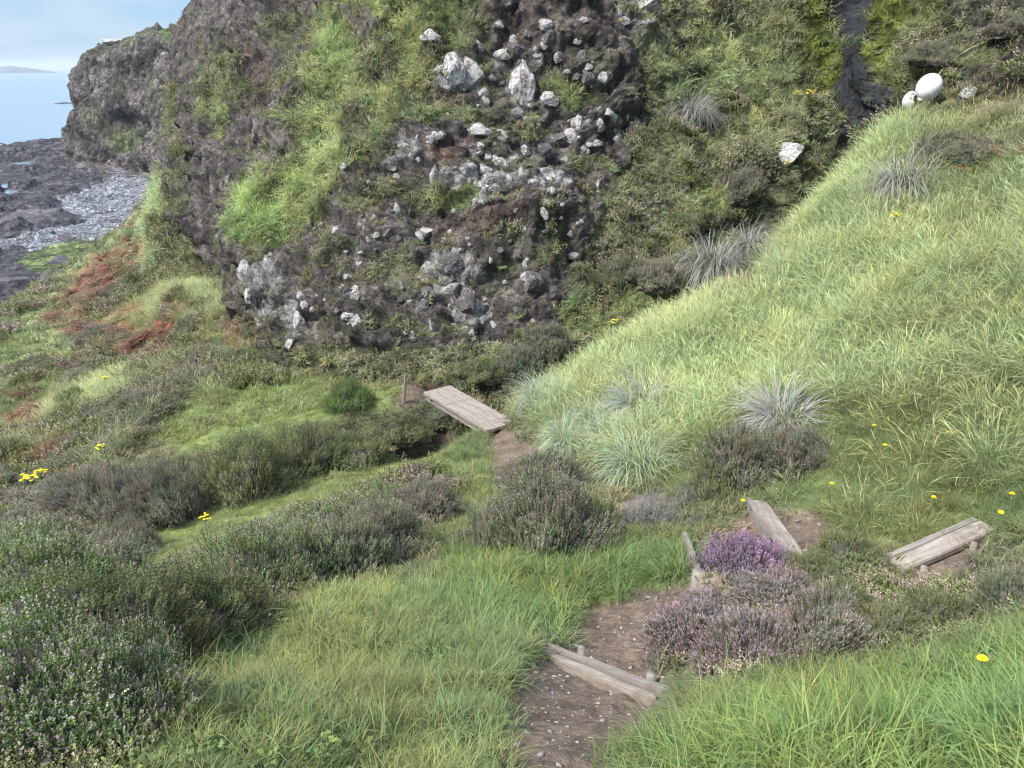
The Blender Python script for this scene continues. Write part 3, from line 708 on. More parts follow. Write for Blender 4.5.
# ray casting onto everything built so far
def bvh_of(V, F): return BVHTree.FromPolygons(V.tolist(), F.tolist())
BV = [bvh_of(GP, GF), bvh_of(CV, CF)]
def hit(px, py):
    best = None
    for b in BV:
        r = b.ray_cast(Vector((0, 0, CAMZ)), ray(px, py))
        if r[0] is not None and (best is None or r[3] < best[2]): best = (r[0], r[1], r[3])
    return best
def drop(x, y, z0=60):
    r = BV[0].ray_cast(Vector((x, y, z0)), Vector((0, 0, -1)))
    return r[0].z if r[0] else 0
# ------------------------------------------------------------------ grass and low growth: tufts spread by a node group
def blades(n, L, Wd, spread, droop, col, cvar, seg=4, lean=.35, heads=0, headcol=(.42, .38, .24), flat=0.0):
    """n curved tapering blades from a small base -> V, F, colours"""
    Vs, Fs, Cs = [], [], []; k = 0
    for i in range(n):
        a = random.uniform(0, 2 * math.pi); r = spread * math.sqrt(random.random())
        bx, by = r * math.cos(a), r * math.sin(a)
        az = a + random.gauss(0, .9); l = L * random.uniform(.55, 1.15); dr = droop * random.uniform(.4, 1.5); ln = lean * random.uniform(.1, 1.3)
        hd = i < heads
        wd = Wd * random.uniform(.7, 1.2) * (.45 if hd else 1)
        if hd: l *= 1.35; dr *= .55
        c = np.array(col) * (1 + random.uniform(-cvar, cvar)); c = c * np.array([1 + random.uniform(-.12, .2), 1, 1 + random.uniform(-.2, .2)])
        if random.random() < .10: c = np.array(col) * np.array([1.5, 1.25, 1.2]) * random.uniform(.7, 1.2)
        if hd: c = np.array(headcol) * random.uniform(.75, 1.2)
        px = py = 0.; pz = -.03; tilt = ln; tw = random.uniform(-.5, .5)
        for j in range(seg + 1):
            t = j / seg
            ww = wd * (1 - t ** 1.6 * .92) * .5
            if hd and j >= seg - 1: ww = wd * (1.9 if j == seg - 1 else .5)
            sx, sy = -math.sin(az + tw), math.cos(az + tw)
            x, y = bx + px * math.cos(az), by + px * math.sin(az)
            Vs += [(x - sx * ww, y - sy * ww, pz), (x + sx * ww, y + sy * ww, pz)]
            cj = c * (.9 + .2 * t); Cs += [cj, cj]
            px += math.sin(tilt) * l / seg; pz += math.cos(tilt) * l / seg; tilt += dr / seg * (1 + t)
            if j: Fs.append((k + 2 * j - 2, k + 2 * j - 1, k + 2 * j + 1, k + 2 * j))
        k += 2 * (seg + 1)
    return np.array(Vs), np.array(Fs), np.array(Cs)
def sprig_tpl(n=12, L=1.0, lw=.055, ll=.11, leaf=(.06, .085, .03), flow=(.36, .24, .30), ffrac=.45, fsize=.06):
    """one upright heath sprig of unit length: whorls of tiny leaves, small bells along the top"""
    Vs, Fs, Cs = [], [], []
    def quad(c, d, s, w, l, col):
        k = len(Vs); d = d.normalized(); s = s.normalized()
        Vs.extend([c - s * w / 2, c + s * w / 2, c + d * l + s * w * .3, c + d * l - s * w * .3]); Fs.append((k, k + 1, k + 2, k + 3)); Cs.extend([col] * 4)
    bend = random.uniform(-.15, .15)
    for i in range(n):
        t = .12 + .88 * (i + random.random() * .6) / n; z = t * L
        a = i * 2.4 + random.random(); d = Vector((math.cos(a), math.sin(a), random.uniform(.5, 1.3)))
        isf = t > 1 - ffrac and random.random() < .75
        v = random.uniform(.7, 1.3); col = np.array(flow if isf else leaf) * v
        c = Vector((bend * t * t, 0, z))
        if isf: quad(c, d, Vector((-math.sin(a), math.cos(a), 0)), fsize, fsize * 1.1, col); quad(c + d * .01, d + Vector((.3, -.3, .2)), d.cross(Vector((0, 0, 1))).cross(d), fsize * .8, fsize, col * .9)
        else: quad(c, d, Vector((-math.sin(a), math.cos(a), 0)), lw, ll, col)
    k = len(Vs); s = .012
    Vs.extend([Vector((-s, 0, 0)), Vector((s, 0, 0)), Vector((bend + s * .5, 0, L)), Vector((bend - s * .5, 0, L))]); Fs.append((k, k + 1, k + 2, k + 3)); Cs.extend([np.array((.10, .075, .055))] * 4)
    return np.array([tuple(v) for v in Vs]), np.array(Fs), np.array(Cs)
def frames(D, spin):
    """rotation matrices with z along D"""
    D = D / np.linalg.norm(D, axis=1)[:, None]
    h = np.where(np.abs(D[:, 2:3]) < .95, np.array([[0., 0, 1]]), np.array([[1., 0, 0]]))
    X = np.cross(h, D); X /= np.linalg.norm(X, axis=1)[:, None]; Y = np.cross(D, X)
    c, s = np.cos(spin)[:, None], np.sin(spin)[:, None]
    return np.stack([X * c + Y * s, Y * c - X * s, D], 2)      # columns
def spread_tpl(tpls, pos, D, size, tint=None):
    """many copies of the templates baked in one mesh"""
    n = len(pos); pick = rng.integers(0, len(tpls), n); M = frames(D, rng.uniform(0, 6.28, n))
    AV, AF, AC, off = [], [], [], 0
    for k, (tv, tf, tcx) in enumerate(tpls):
        s = np.where(pick == k)[0]
        if not len(s): continue
        vv = np.einsum('nij,vj->nvi', M[s], tv) * size[s][:, None, None] + pos[s][:, None, :]
        ff = tf[None] + (off + np.arange(len(s)) * len(tv))[:, None, None]
        c = np.repeat(tcx[None], len(s), 0)
        if tint is not None: c = c * tint[s][:, None, :]
        AV.append(vv.reshape(-1, 3)); AF.append(ff.reshape(-1, tf.shape[1])); AC.append(c.reshape(-1, 3)); off += len(s) * len(tv)
    return np.concatenate(AV), np.concatenate(AF), np.concatenate(AC)

M_TUFT = leaf_mat('grass_blades', inst=True, trans=.35, rough=.55)
M_HEATHI = leaf_mat('heath_sprigs', inst=True, trans=.15, rough=.8, spec=.1)
W1 = (1, 1, 1)
TUFTS = {}
def tuft_set(name, meshes, m):
    c = bpy.data.collections.new(name)
    for i, (v, f, cl) in enumerate(meshes):
        o = mesh_np('%s_tuft_%02d' % (name, i), v, f, m, col=cl, link=False); c.objects.link(o)
    TUFTS[name] = (c, len(meshes))
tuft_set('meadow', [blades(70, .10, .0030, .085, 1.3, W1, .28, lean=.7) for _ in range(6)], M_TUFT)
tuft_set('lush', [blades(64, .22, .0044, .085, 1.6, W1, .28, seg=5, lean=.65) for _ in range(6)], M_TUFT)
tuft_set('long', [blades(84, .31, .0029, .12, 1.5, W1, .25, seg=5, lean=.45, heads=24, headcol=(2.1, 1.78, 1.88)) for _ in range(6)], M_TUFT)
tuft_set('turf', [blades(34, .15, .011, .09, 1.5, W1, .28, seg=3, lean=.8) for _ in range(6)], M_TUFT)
tuft_set('heath', [spread_tpl([sprig_tpl(9, leaf=(.8, 1.0, .45), flow=(2.0, 1.75, 1.85), lw=.09, ll=.16, fsize=.10) for _ in range(3)], np.stack([rng.normal(0, .09, 60), rng.normal(0, .09, 60), np.zeros(60)], 1),
                      np.stack([rng.normal(0, .5, 60), rng.normal(0, .5, 60), np.ones(60)], 1), rng.uniform(.09, .17, 60)) for _ in range(4)], M_HEATHI)
def frond(n=9, L=.5):
    Vs, Fs, Cs, k = [], [], [], 0
    for q in range(n):
        a = random.uniform(0, 6.28); l = L * random.uniform(.6, 1.1); rise = random.uniform(.3, .9)
        for j in range(9):
            t = (j + 1) / 9.; x = t * l * .8; z = rise * l * (t - .62 * t * t); ww = .30 * l * (1 - t) + .02; c = np.array(W1) * random.uniform(.65, 1.3)
            for sgn in (-1, 1):
                p = [(x, 0, z), (x + .03 * l, 0, z), (x + .10 * l, sgn * ww, z - .03 * l), (x + .05 * l, sgn * ww, z - .03 * l)]
                Vs += [(u_ * math.cos(a) - w_ * math.sin(a), u_ * math.sin(a) + w_ * math.cos(a), h_) for u_, w_, h_ in p]; Cs += [c] * 4
                Fs.append((k, k + 1, k + 2, k + 3)); k += 4
    return np.array(Vs), np.array(Fs), np.array(Cs)
tuft_set('frond', [frond() for _ in range(4)], M_TUFT)

def cover(name, tset, pos, D, size, tint, label=None):
    """one object of kind stuff: points that carry tufts of grass"""
    M = frames(D, rng.uniform(0, 6.28, len(pos)))
    # euler XYZ from the matrices
    ey = np.arcsin(np.clip(-M[:, 2, 0], -1, 1)); ex = np.arctan2(M[:, 2, 1], M[:, 2, 2]); ez = np.arctan2(M[:, 1, 0], M[:, 0, 0])
    me = bpy.data.meshes.new(name); me.vertices.add(len(pos)); me.vertices.foreach_set('co', np.asarray(pos, np.float32).ravel())
    a = me.attributes.new('rot', 'FLOAT_VECTOR', 'POINT'); a.data.foreach_set('vector', np.stack([ex, ey, ez], 1).astype(np.float32).ravel())
    a = me.attributes.new('scl', 'FLOAT', 'POINT'); a.data.foreach_set('value', np.asarray(size, np.float32))
    c, n = TUFTS[tset]
    a = me.attributes.new('idx', 'INT', 'POINT'); a.data.foreach_set('value', rng.integers(0, n, len(pos)).astype(np.int32))
    a = me.attributes.new('tint', 'FLOAT_COLOR', 'POINT'); cc = np.ones((len(pos), 4), np.float32); cc[:, :3] = tint; a.data.foreach_set('color', cc.ravel())
    o = bpy.data.objects.new(name, me); COL.objects.link(o)
    g = bpy.data.node_groups.new(name + '_nodes', 'GeometryNodeTree')
    g.interface.new_socket(name='Geometry', in_out='INPUT', socket_type='NodeSocketGeometry'); g.interface.new_socket(name='Geometry', in_out='OUTPUT', socket_type='NodeSocketGeometry')
    gi, go = g.nodes.new('NodeGroupInput'), g.nodes.new('NodeGroupOutput')
    ip = g.nodes.new('GeometryNodeInstanceOnPoints'); ci = g.nodes.new('GeometryNodeCollectionInfo')
    ci.inputs['Collection'].default_value = c; ci.inputs['Separate Children'].default_value = True; ci.inputs['Reset Children'].default_value = True
    def na(nm, ty):
        x = g.nodes.new('GeometryNodeInputNamedAttribute'); x.data_type = ty; x.inputs['Name'].default_value = nm; return x.outputs['Attribute']
    ip.inputs['Pick Instance'].default_value = True
    L = g.links.new
    L(gi.outputs[0], ip.inputs['Points']); L(ci.outputs[0], ip.inputs['Instance']); L(na('idx', 'INT'), ip.inputs['Instance Index'])
    L(na('rot', 'FLOAT_VECTOR'), ip.inputs['Rotation']); L(na('scl', 'FLOAT'), ip.inputs['Scale']); L(ip.outputs[0], go.inputs[0])
    md = o.modifiers.new('tufts', 'NODES'); md.node_group = g
    tag(o, label, None, None, 'stuff')
    return o

class Surf:
    """faces of a surface that can be seen or nearly seen, to sow on"""
    def __init__(s, V, F, C, jitter=True):
        a, b, c, d = (V[F[:, i]] for i in range(4))
        s.c = (a + b + c + d) / 4; n = np.cross(c - a, d - b); ar = np.linalg.norm(n, axis=1) / 2; s.n = n / (2 * ar[:, None] + 1e-9)
        s.n = np.where(s.n[:, 2:3] < 0, -s.n, s.n) if True else s.n
        s.A = ar; s.q = (a, b, c, d); s.w = C[F].mean(1)
        u, v = project(s.c); s.d = np.linalg.norm(s.c - np.array([0, 0, CAMZ]), axis=1); s.u, s.v = u, v
        tocam = (np.array([0, 0, CAMZ]) - s.c) / s.d[:, None]; s.face = (s.n * tocam).sum(1)
        s.ok = (u > -170) & (u < 1200) & (v > -120) & (v < 1000) & (s.face > -.25)
    def sow(s, dens, cap=None):
        lam = np.where(s.ok, s.A * dens, 0)
        k = rng.poisson(lam); i = np.repeat(np.arange(len(k)), k)
        f, g = rng.random((2, len(i), 1)); a, b, c, d = (x[i] for x in s.q)
        p = (a * (1 - f) + b * f) * (1 - g) + (d * (1 - f) + c * f) * g
        return i, p
SG, SC, SH = Surf(GP, GF, GC), Surf(CV, CF, CC), Surf(HV, HF, cw)
def clsw(s, *names): return s.w[:, [CI[n] for n in names]].sum(1)
def tint_of(s, i, p, gain, var=.30, hue=.12, patch=.5):
    c = s.w[i] @ GALB * gain
    n = fbm(p * patch, 3)[:, None]; n2 = fbm(p * patch * 3 + 50, 2)[:, None]
    c = c * (1 + var * rng.normal(size=(len(i), 1)) * .6 + .32 * n)
    dead = (fbm(p * patch * 2.2 + 80, 3) > .34)[:, None] * (rng.random((len(i), 1)) < .6) * (s.d[i][:, None] < 12)
    c = np.where(dead, c * np.array([[1.14, 1.0, .98]]), c)
    c = c * (1 + np.array([[.28, .05, -.1]]) * np.clip(n2 + .4 * rng.normal(size=(len(i), 1)), -.28, .8))
    return np.clip(c, .01, .9)
GALB = ALB.copy()                      # colour of the blades of each kind of growth
for k_, c_ in (('rock', (.12, .125, .055)), ('soil', (.13, .135, .055)), ('grass', (.170, .212, .078)), ('straw', (.183, .243, .101)), ('lush', (.155, .220, .066)), ('lawn', (.21, .245, .085)),
               ('heather', (.12, .125, .07)), ('turf', (.185, .195, .095)), ('dirt', (.17, .17, .085)), ('moss', (.18, .225, .035)), ('redsoil', (.14, .12, .06)), ('bracken', (.20, .20, .09)), ('shore', (.16, .2, .05)), ('scree', (.18, .2, .07)), ('wet', (.06, .08, .03))):
    GALB[CI[k_]] = c_
UP = np.array([[0., 0, 1]])
def dirs(s, i, wn_=.3, jit=.18, lean=(0, 0, 0)):
    return UP * (1 - wn_) + s.n[i] * wn_ + rng.normal(0, jit, (len(i), 3)) + np.array([lean])

near = (SG.d < 30) * (1 - sstep(.2, .55, clsw(SG, 'dirt')))
# short meadow grass near the path
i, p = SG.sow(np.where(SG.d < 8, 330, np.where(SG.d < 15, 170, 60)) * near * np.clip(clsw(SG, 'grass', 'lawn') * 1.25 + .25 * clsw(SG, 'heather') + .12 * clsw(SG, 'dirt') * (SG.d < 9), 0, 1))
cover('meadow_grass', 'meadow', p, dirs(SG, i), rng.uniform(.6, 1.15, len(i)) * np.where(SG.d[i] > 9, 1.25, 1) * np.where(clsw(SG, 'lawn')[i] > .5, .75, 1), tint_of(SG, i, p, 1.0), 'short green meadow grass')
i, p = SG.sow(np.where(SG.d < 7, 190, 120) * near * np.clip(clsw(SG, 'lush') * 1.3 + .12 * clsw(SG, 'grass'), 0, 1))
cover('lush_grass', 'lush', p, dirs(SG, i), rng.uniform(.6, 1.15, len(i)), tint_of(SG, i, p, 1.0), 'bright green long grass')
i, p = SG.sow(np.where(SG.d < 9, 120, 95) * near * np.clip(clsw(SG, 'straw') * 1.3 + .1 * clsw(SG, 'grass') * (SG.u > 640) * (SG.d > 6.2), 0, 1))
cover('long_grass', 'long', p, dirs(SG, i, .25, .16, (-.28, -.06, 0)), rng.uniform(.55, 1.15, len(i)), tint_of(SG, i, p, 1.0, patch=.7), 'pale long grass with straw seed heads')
# rougher tufts on the far slope and on the cliff
i, p = SG.sow(np.where(SG.d < 13, 0, np.clip(9000 / SG.d ** 2, 1.2, 60)) * (SG.d < 75) * np.clip(clsw(SG, 'grass', 'straw', 'lawn', 'turf', 'lush') + .15 + .5 * clsw(SG, 'bracken'), 0, 1))
cover('slope_grass', 'turf', p, dirs(SG, i), rng.uniform(.7, 1.3, len(i)) * np.clip(SG.d[i] / 15, 1, 3.6), tint_of(SG, i, p, 1.0, patch=.25), 'rough grass on the sea slope')
lawnless = np.clip(clsw(SG, 'turf') * 1.2, 0, 1)
i, p = SG.sow(110 * lawnless * (SG.d < 20) * (SG.d > 4))
cover('bank_turf', 'turf', p, dirs(SG, i), rng.uniform(.6, 1.15, len(i)), tint_of(SG, i, p, .95), 'dull turf on the banks')
ledge = sstep(.25, .8, SC.n[:, 2])
pat = sstep(-.25, .35, fbm(SC.c * .8, 4))
bare = 1 - .85 * sstep(19, 24, SC.d) * sstep(-.1, .3, fbm(SC.c * .3 + 3, 3) + .12)
dens = np.clip(12000 / SC.d ** 2, 6, 70) * np.clip(clsw(SC, 'turf', 'grass', 'straw', 'moss', 'lush') * (.35 + .75 * pat) + .22 * clsw(SC, 'wet') + clsw(SC, 'rock', 'soil', 'redsoil') * bare * (.03 + .50 * ledge * pat), 0, 1)
i, p = SC.sow(dens)
cover('cliff_turf', 'turf', p, dirs(SC, i, .45, .25, (0, -.15, -.1)), rng.uniform(.55, 1.25, len(i)) * np.clip(SC.d[i] / 15, .9, 3.2), tint_of(SC, i, p, 1.45, patch=.6), 'turf and ferns on the cliff ledges')
i, p = SC.sow(np.clip(7000 / SC.d ** 2, 3, 40) * np.clip(clsw(SC, 'lush', 'grass', 'straw') * .9, 0, 1))
cover('hanging_grass', 'long', p, dirs(SC, i, .5, .25, (0, -.3, -.2)), rng.uniform(.5, 1.0, len(i)) * np.clip(SC.d[i] / 17, .9, 2.5), tint_of(SC, i, p, 1.45, patch=.6), 'long grass hanging over the cliff')
i, p = SC.sow(np.clip(9000 / SC.d ** 2, 5, 50) * np.clip(clsw(SC, 'heather') * 1.1 + .12 * clsw(SC, 'turf') + .04 * clsw(SC, 'soil'), 0, 1))
cover('cliff_heath', 'heath', p, dirs(SC, i, .5, .25), rng.uniform(.7, 1.5, len(i)) * np.clip(SC.d[i] / 16, .9, 2.4), np.array([[.19, .18, .125]]) * rng.uniform(.6, 1.4, (len(i), 1)), 'low heath on the cliff')
i, p = SG.sow(np.where(SG.d < 8, 150, np.clip(9000 / SG.d ** 2, 2.5, 60)) * (SG.d > 2) * (SG.d < 70) * np.clip(clsw(SG, 'heather') * 1.15 - .05, 0, 1))
hue = np.array([[.18, .18, .10], [.21, .18, .155], [.16, .18, .085], [.20, .175, .13]])[rng.integers(0, 4, len(i))]
cover('heath', 'heath', p, dirs(SG, i, .3, .25), rng.uniform(.7, 1.4, len(i)) * np.where(SG.d[i] < 8, .42, np.clip(SG.d[i] / 14, .8, 3.2)), hue * rng.uniform(.7, 1.35, (len(i), 1)), 'low heath and heather')
i, p = SG.sow(np.clip(4600 / SG.d ** 2, 2.4, 24) * sstep(-.25, .25, fbm(SG.c * .9, 3)) * (SG.d > 8) * (SG.d < 70) * np.clip(clsw(SG, 'bracken') * 1.2, 0, 1))
cover('bracken', 'frond', p, dirs(SG, i, .4, .2), rng.uniform(.5, 1.1, len(i)) * np.clip(SG.d[i] / 18, .8, 2.6), np.array([[.22, .10, .058]]) * rng.uniform(.6, 1.5, (len(i), 1)) * (1 + rng.normal(0, .12, (len(i), 3))), 'rust coloured bracken')
i, p = SC.sow(np.clip(1500 / SC.d ** 2, 1, 9) * np.clip(clsw(SC, 'turf', 'grass', 'lush', 'moss') + .08 * clsw(SC, 'rock', 'soil'), 0, 1))
cover('cliff_ferns', 'frond', p, dirs(SC, i, .5, .25), rng.uniform(.25, .55, len(i)) * np.clip(SC.d[i] / 20, .8, 2.0), np.array([[.15, .20, .075]]) * rng.uniform(.6, 1.5, (len(i), 1)) * (1 + rng.normal(0, .1, (len(i), 3))), 'ferns and leafy tufts on the cliff')
def weed(n=9):
    Vs, Fs, Cs, k = [], [], [], 0
    for q in range(n):
        a = random.uniform(0, 6.28); l = random.uniform(.025, .06); w_ = l * random.uniform(.3, .5); c = np.array(W1) * random.uniform(.7, 1.25); z0 = random.uniform(.01, .05); r0 = random.uniform(0, .05)
        for t0, t1, w0, w1, h0, h1 in ((0, .5, .25, 1, 0, .5), (.5, 1, 1, .15, .5, .35)):
            pp = [(r0 + l * t0, -w_ * w0, z0 + h0 * l), (r0 + l * t0, w_ * w0, z0 + h0 * l), (r0 + l * t1, w_ * w1, z0 + h1 * l), (r0 + l * t1, -w_ * w1, z0 + h1 * l)]
            Vs += [(x * math.cos(a) - y * math.sin(a), x * math.sin(a) + y * math.cos(a), z) for x, y, z in pp]; Cs += [c] * 4; Fs.append((k, k + 1, k + 2, k + 3)); k += 4
    return np.array(Vs), np.array(Fs), np.array(Cs)
tuft_set('weed', [weed() for _ in range(4)], M_TUFT)
i, p = SG.sow(160 * sstep(-.3, .3, fbm(SG.c * 1.1 + 11, 3)) * near * (SG.d < 7.5) * np.clip(clsw(SG, 'grass', 'lawn', 'lush'), 0, 1))
cover('lawn_weeds', 'weed', p, dirs(SG, i), rng.uniform(.22, .5, len(i)), tint_of(SG, i, p, 1.15) * np.array([[.95, 1.05, .9]]), 'small broad leaved weeds in the grass')
# ------------------------------------------------------------------ heather and other bushes, each a thing of its own
M_LEAF = leaf_mat('heath_leaves', trans=.15, rough=.8, spec=.1, rnd=.18)
M_FLOW = leaf_mat('heath_flowers', trans=.2, rough=.8, spec=.1, rnd=.15)
M_STEM = plain_mat('woody_stems', (.085, .066, .055), noise=.4, scale=14)
M_DEAD = plain_mat('dead_twigs', (.17, .16, .155), noise=.35, scale=14)
BK = dict(mauve=dict(leaf=(.165, .155, .095), flow=(.37, .275, .285), ffrac=.42, fsize=.08),
          pale=dict(leaf=(.145, .205, .062), flow=(.42, .345, .29), ffrac=.22, fsize=.075),
          purple=dict(leaf=(.140, .140, .080), flow=(.40, .25, .37), ffrac=.62, fsize=.085),
          brown=dict(leaf=(.150, .180, .078), flow=(.36, .30, .25), ffrac=.40, fsize=.07),
          green=dict(leaf=(.155, .175, .070), flow=(.24, .22, .13), ffrac=.12, fsize=.06),
          pink=dict(leaf=(.160, .185, .085), flow=(.37, .285, .255), ffrac=.48, fsize=.08),
          fern=dict(leaf=(.115, .175, .050), flow=(.15, .2, .05), ffrac=.1, fsize=.09))
def make_bush(kind, n=4200, sl=.085):
    """heather bush about a metre wide: core and twigs, sprigs of tiny leaves, bells"""
    k = BK[kind]
    root = empty('heather_bush' if kind != 'fern' else 'leafy_shrub')
    o3 = rng.normal(size=3) * 20
    dn = rng.normal(size=(n, 3)); dn[:, 2] = np.abs(dn[:, 2]) - .05; dn /= np.linalg.norm(dn, axis=1)[:, None]
    def rad(D): return 1 + .42 * fbm(D * 1.9 + o3, 3)
    rr = rad(dn) * np.where(rng.random(n) < .7, rng.uniform(.86, 1.0, n), rng.uniform(.6, .9, n))
    pos = dn * rr[:, None] * np.array([.46, .46, .40])
    D = dn * 1.0 + np.array([[0, 0, .55]]) + rng.normal(0, .28, (n, 3))
    hz = rng.uniform(.65, 1.25, n) * sl
    tint = (1 + .22 * rng.normal(size=(n, 1))).clip(.5, 1.6) * (1 + .35 * fbm(pos * 5 + o3, 2))[:, None]
    hu = fbm(pos * 3.2 + o3 + 7, 3)[:, None]
    tint = tint * (1 + hu * np.array([[.16, -.04, .04]]))
    tp = [sprig_tpl(13, leaf=k['leaf'], flow=(9, 9, 9), lw=.06, ll=.13, ffrac=k['ffrac'], fsize=k['fsize']) for _ in range(5)]
    V, F, C = spread_tpl(tp, pos - D / np.linalg.norm(D, axis=1)[:, None] * hz[:, None] * .5, D, hz, tint)
    isf = C[F[:, 0]].max(1) > 2.0
    for nm, sel, m_, cm in (('foliage', ~isf, M_LEAF, 1), ('flowers', isf, M_FLOW, np.array(k['flow']) / 9)):
        if sel.sum() < 50: continue
        f = F[sel]; ix, inv = np.unique(f, return_inverse=True)
        mesh_np(nm, V[ix], inv.reshape(f.shape), m_, root, col=np.clip(C[ix] * cm, 0, 1), smooth=False)
    mb = MB(); b = bmesh.new(); bmesh.ops.create_icosphere(b, subdivisions=4, radius=1)
    cv = np.array([v.co[:] for v in b.verts]); cr_ = rad(cv) * .72 * (1 + .12 * fbm(cv * 7 + o3, 2))
    for v_, r_ in zip(b.verts, cr_): v_.co = Vector((v_.co.x * .46, v_.co.y * .46, max(v_.co.z, -.35) * .40)) * float(r_)
    mb._add(b, Matrix())
    for i in range(46):
        a = rng.uniform(0, 6.28); e = rng.uniform(.15, 1.4); q_ = np.array([[math.cos(a) * math.cos(e), math.sin(a) * math.cos(e), math.sin(e)]])
        q2 = q_[0] * rad(q_)[0] * np.array([.46, .46, .40]); j = rng.normal(0, .03, (2, 3))
        mb.tube([(0, 0, -.02), q2 * .45 + j[0], q2 * .75 + j[1], q2 * rng.uniform(.75, .95)], .008, 4, .003)
    mb.build('stems', M_STEM, root)
    return root
def make_dead(n=150):
    root = empty('dead_heather'); mb = MB()
    for i in range(n):
        a = rng.uniform(0, 6.28); e = abs(rng.normal(.35, .35)); r_ = rng.uniform(.25, .5); d = Vector((math.cos(a) * math.cos(e), math.sin(a) * math.cos(e), math.sin(e)))
        s = Vector((rng.normal(0, .12), rng.normal(0, .12), -.02)); p = [s]
        for t_ in range(4): p.append(p[-1] + d * r_ / 4 + Vector(rng.normal(0, .022, 3)))
        mb.tube(p, .0075, 4, .002)
        for t_ in range(2):
            c = p[rng.integers(1, 4)]; mb.tube([c, c + d * .07 + Vector(rng.normal(0, .04, 3)), c + d * .12 + Vector(rng.normal(0, .06, 3))], .004, 3, .0015)
    mb.build('twigs', M_DEAD, root)
    return root
PROTO = {}
used = set()
def proto(kind):
    if kind not in PROTO: PROTO[kind] = [make_dead()] if kind == 'dead' else [make_bush(kind) for _ in range(2 if kind in ('pale', 'pink', 'brown', 'green') else 1)]
    return PROTO[kind][random.randrange(len(PROTO[kind]))]
def inst(p):
    if p.name not in used: used.add(p.name); return p
    return copy_tree(p)
def place_bush(px, py, wpx, hpx, kind, label, group='heather bushes', sink=.06, cat='heather'):
    h = hit(px, py)
    if h is None: return None
    loc, nrm, d = h
    o = inst(proto(kind)); wd = wpx * d / FPX; ht = hpx * d / FPX
    f = Vector((loc.x, loc.y, 0)).normalized() * wd * .32
    x, y = loc.x + f.x, loc.y + f.y; z = drop(x, y) if d < 24 else loc.z
    if abs(z - loc.z) > wd * .6: x, y, z = loc.x, loc.y, loc.z
    sx = wd / .92
    sz = min(max((ht - .12 * wd) * 1.2, (.62 if hpx > .62 * wpx else .33) * wd) / .44 / .85, sx * 1.7)
    o.location = (x, y, z - sink * wd); o.rotation_euler = (random.uniform(-.1, .1), random.uniform(-.1, .1), random.uniform(0, 6.28))
    o.scale = (sx, sx * random.uniform(.85, 1.05), sz * .85)
    tag(o, label, cat, group)
    return o
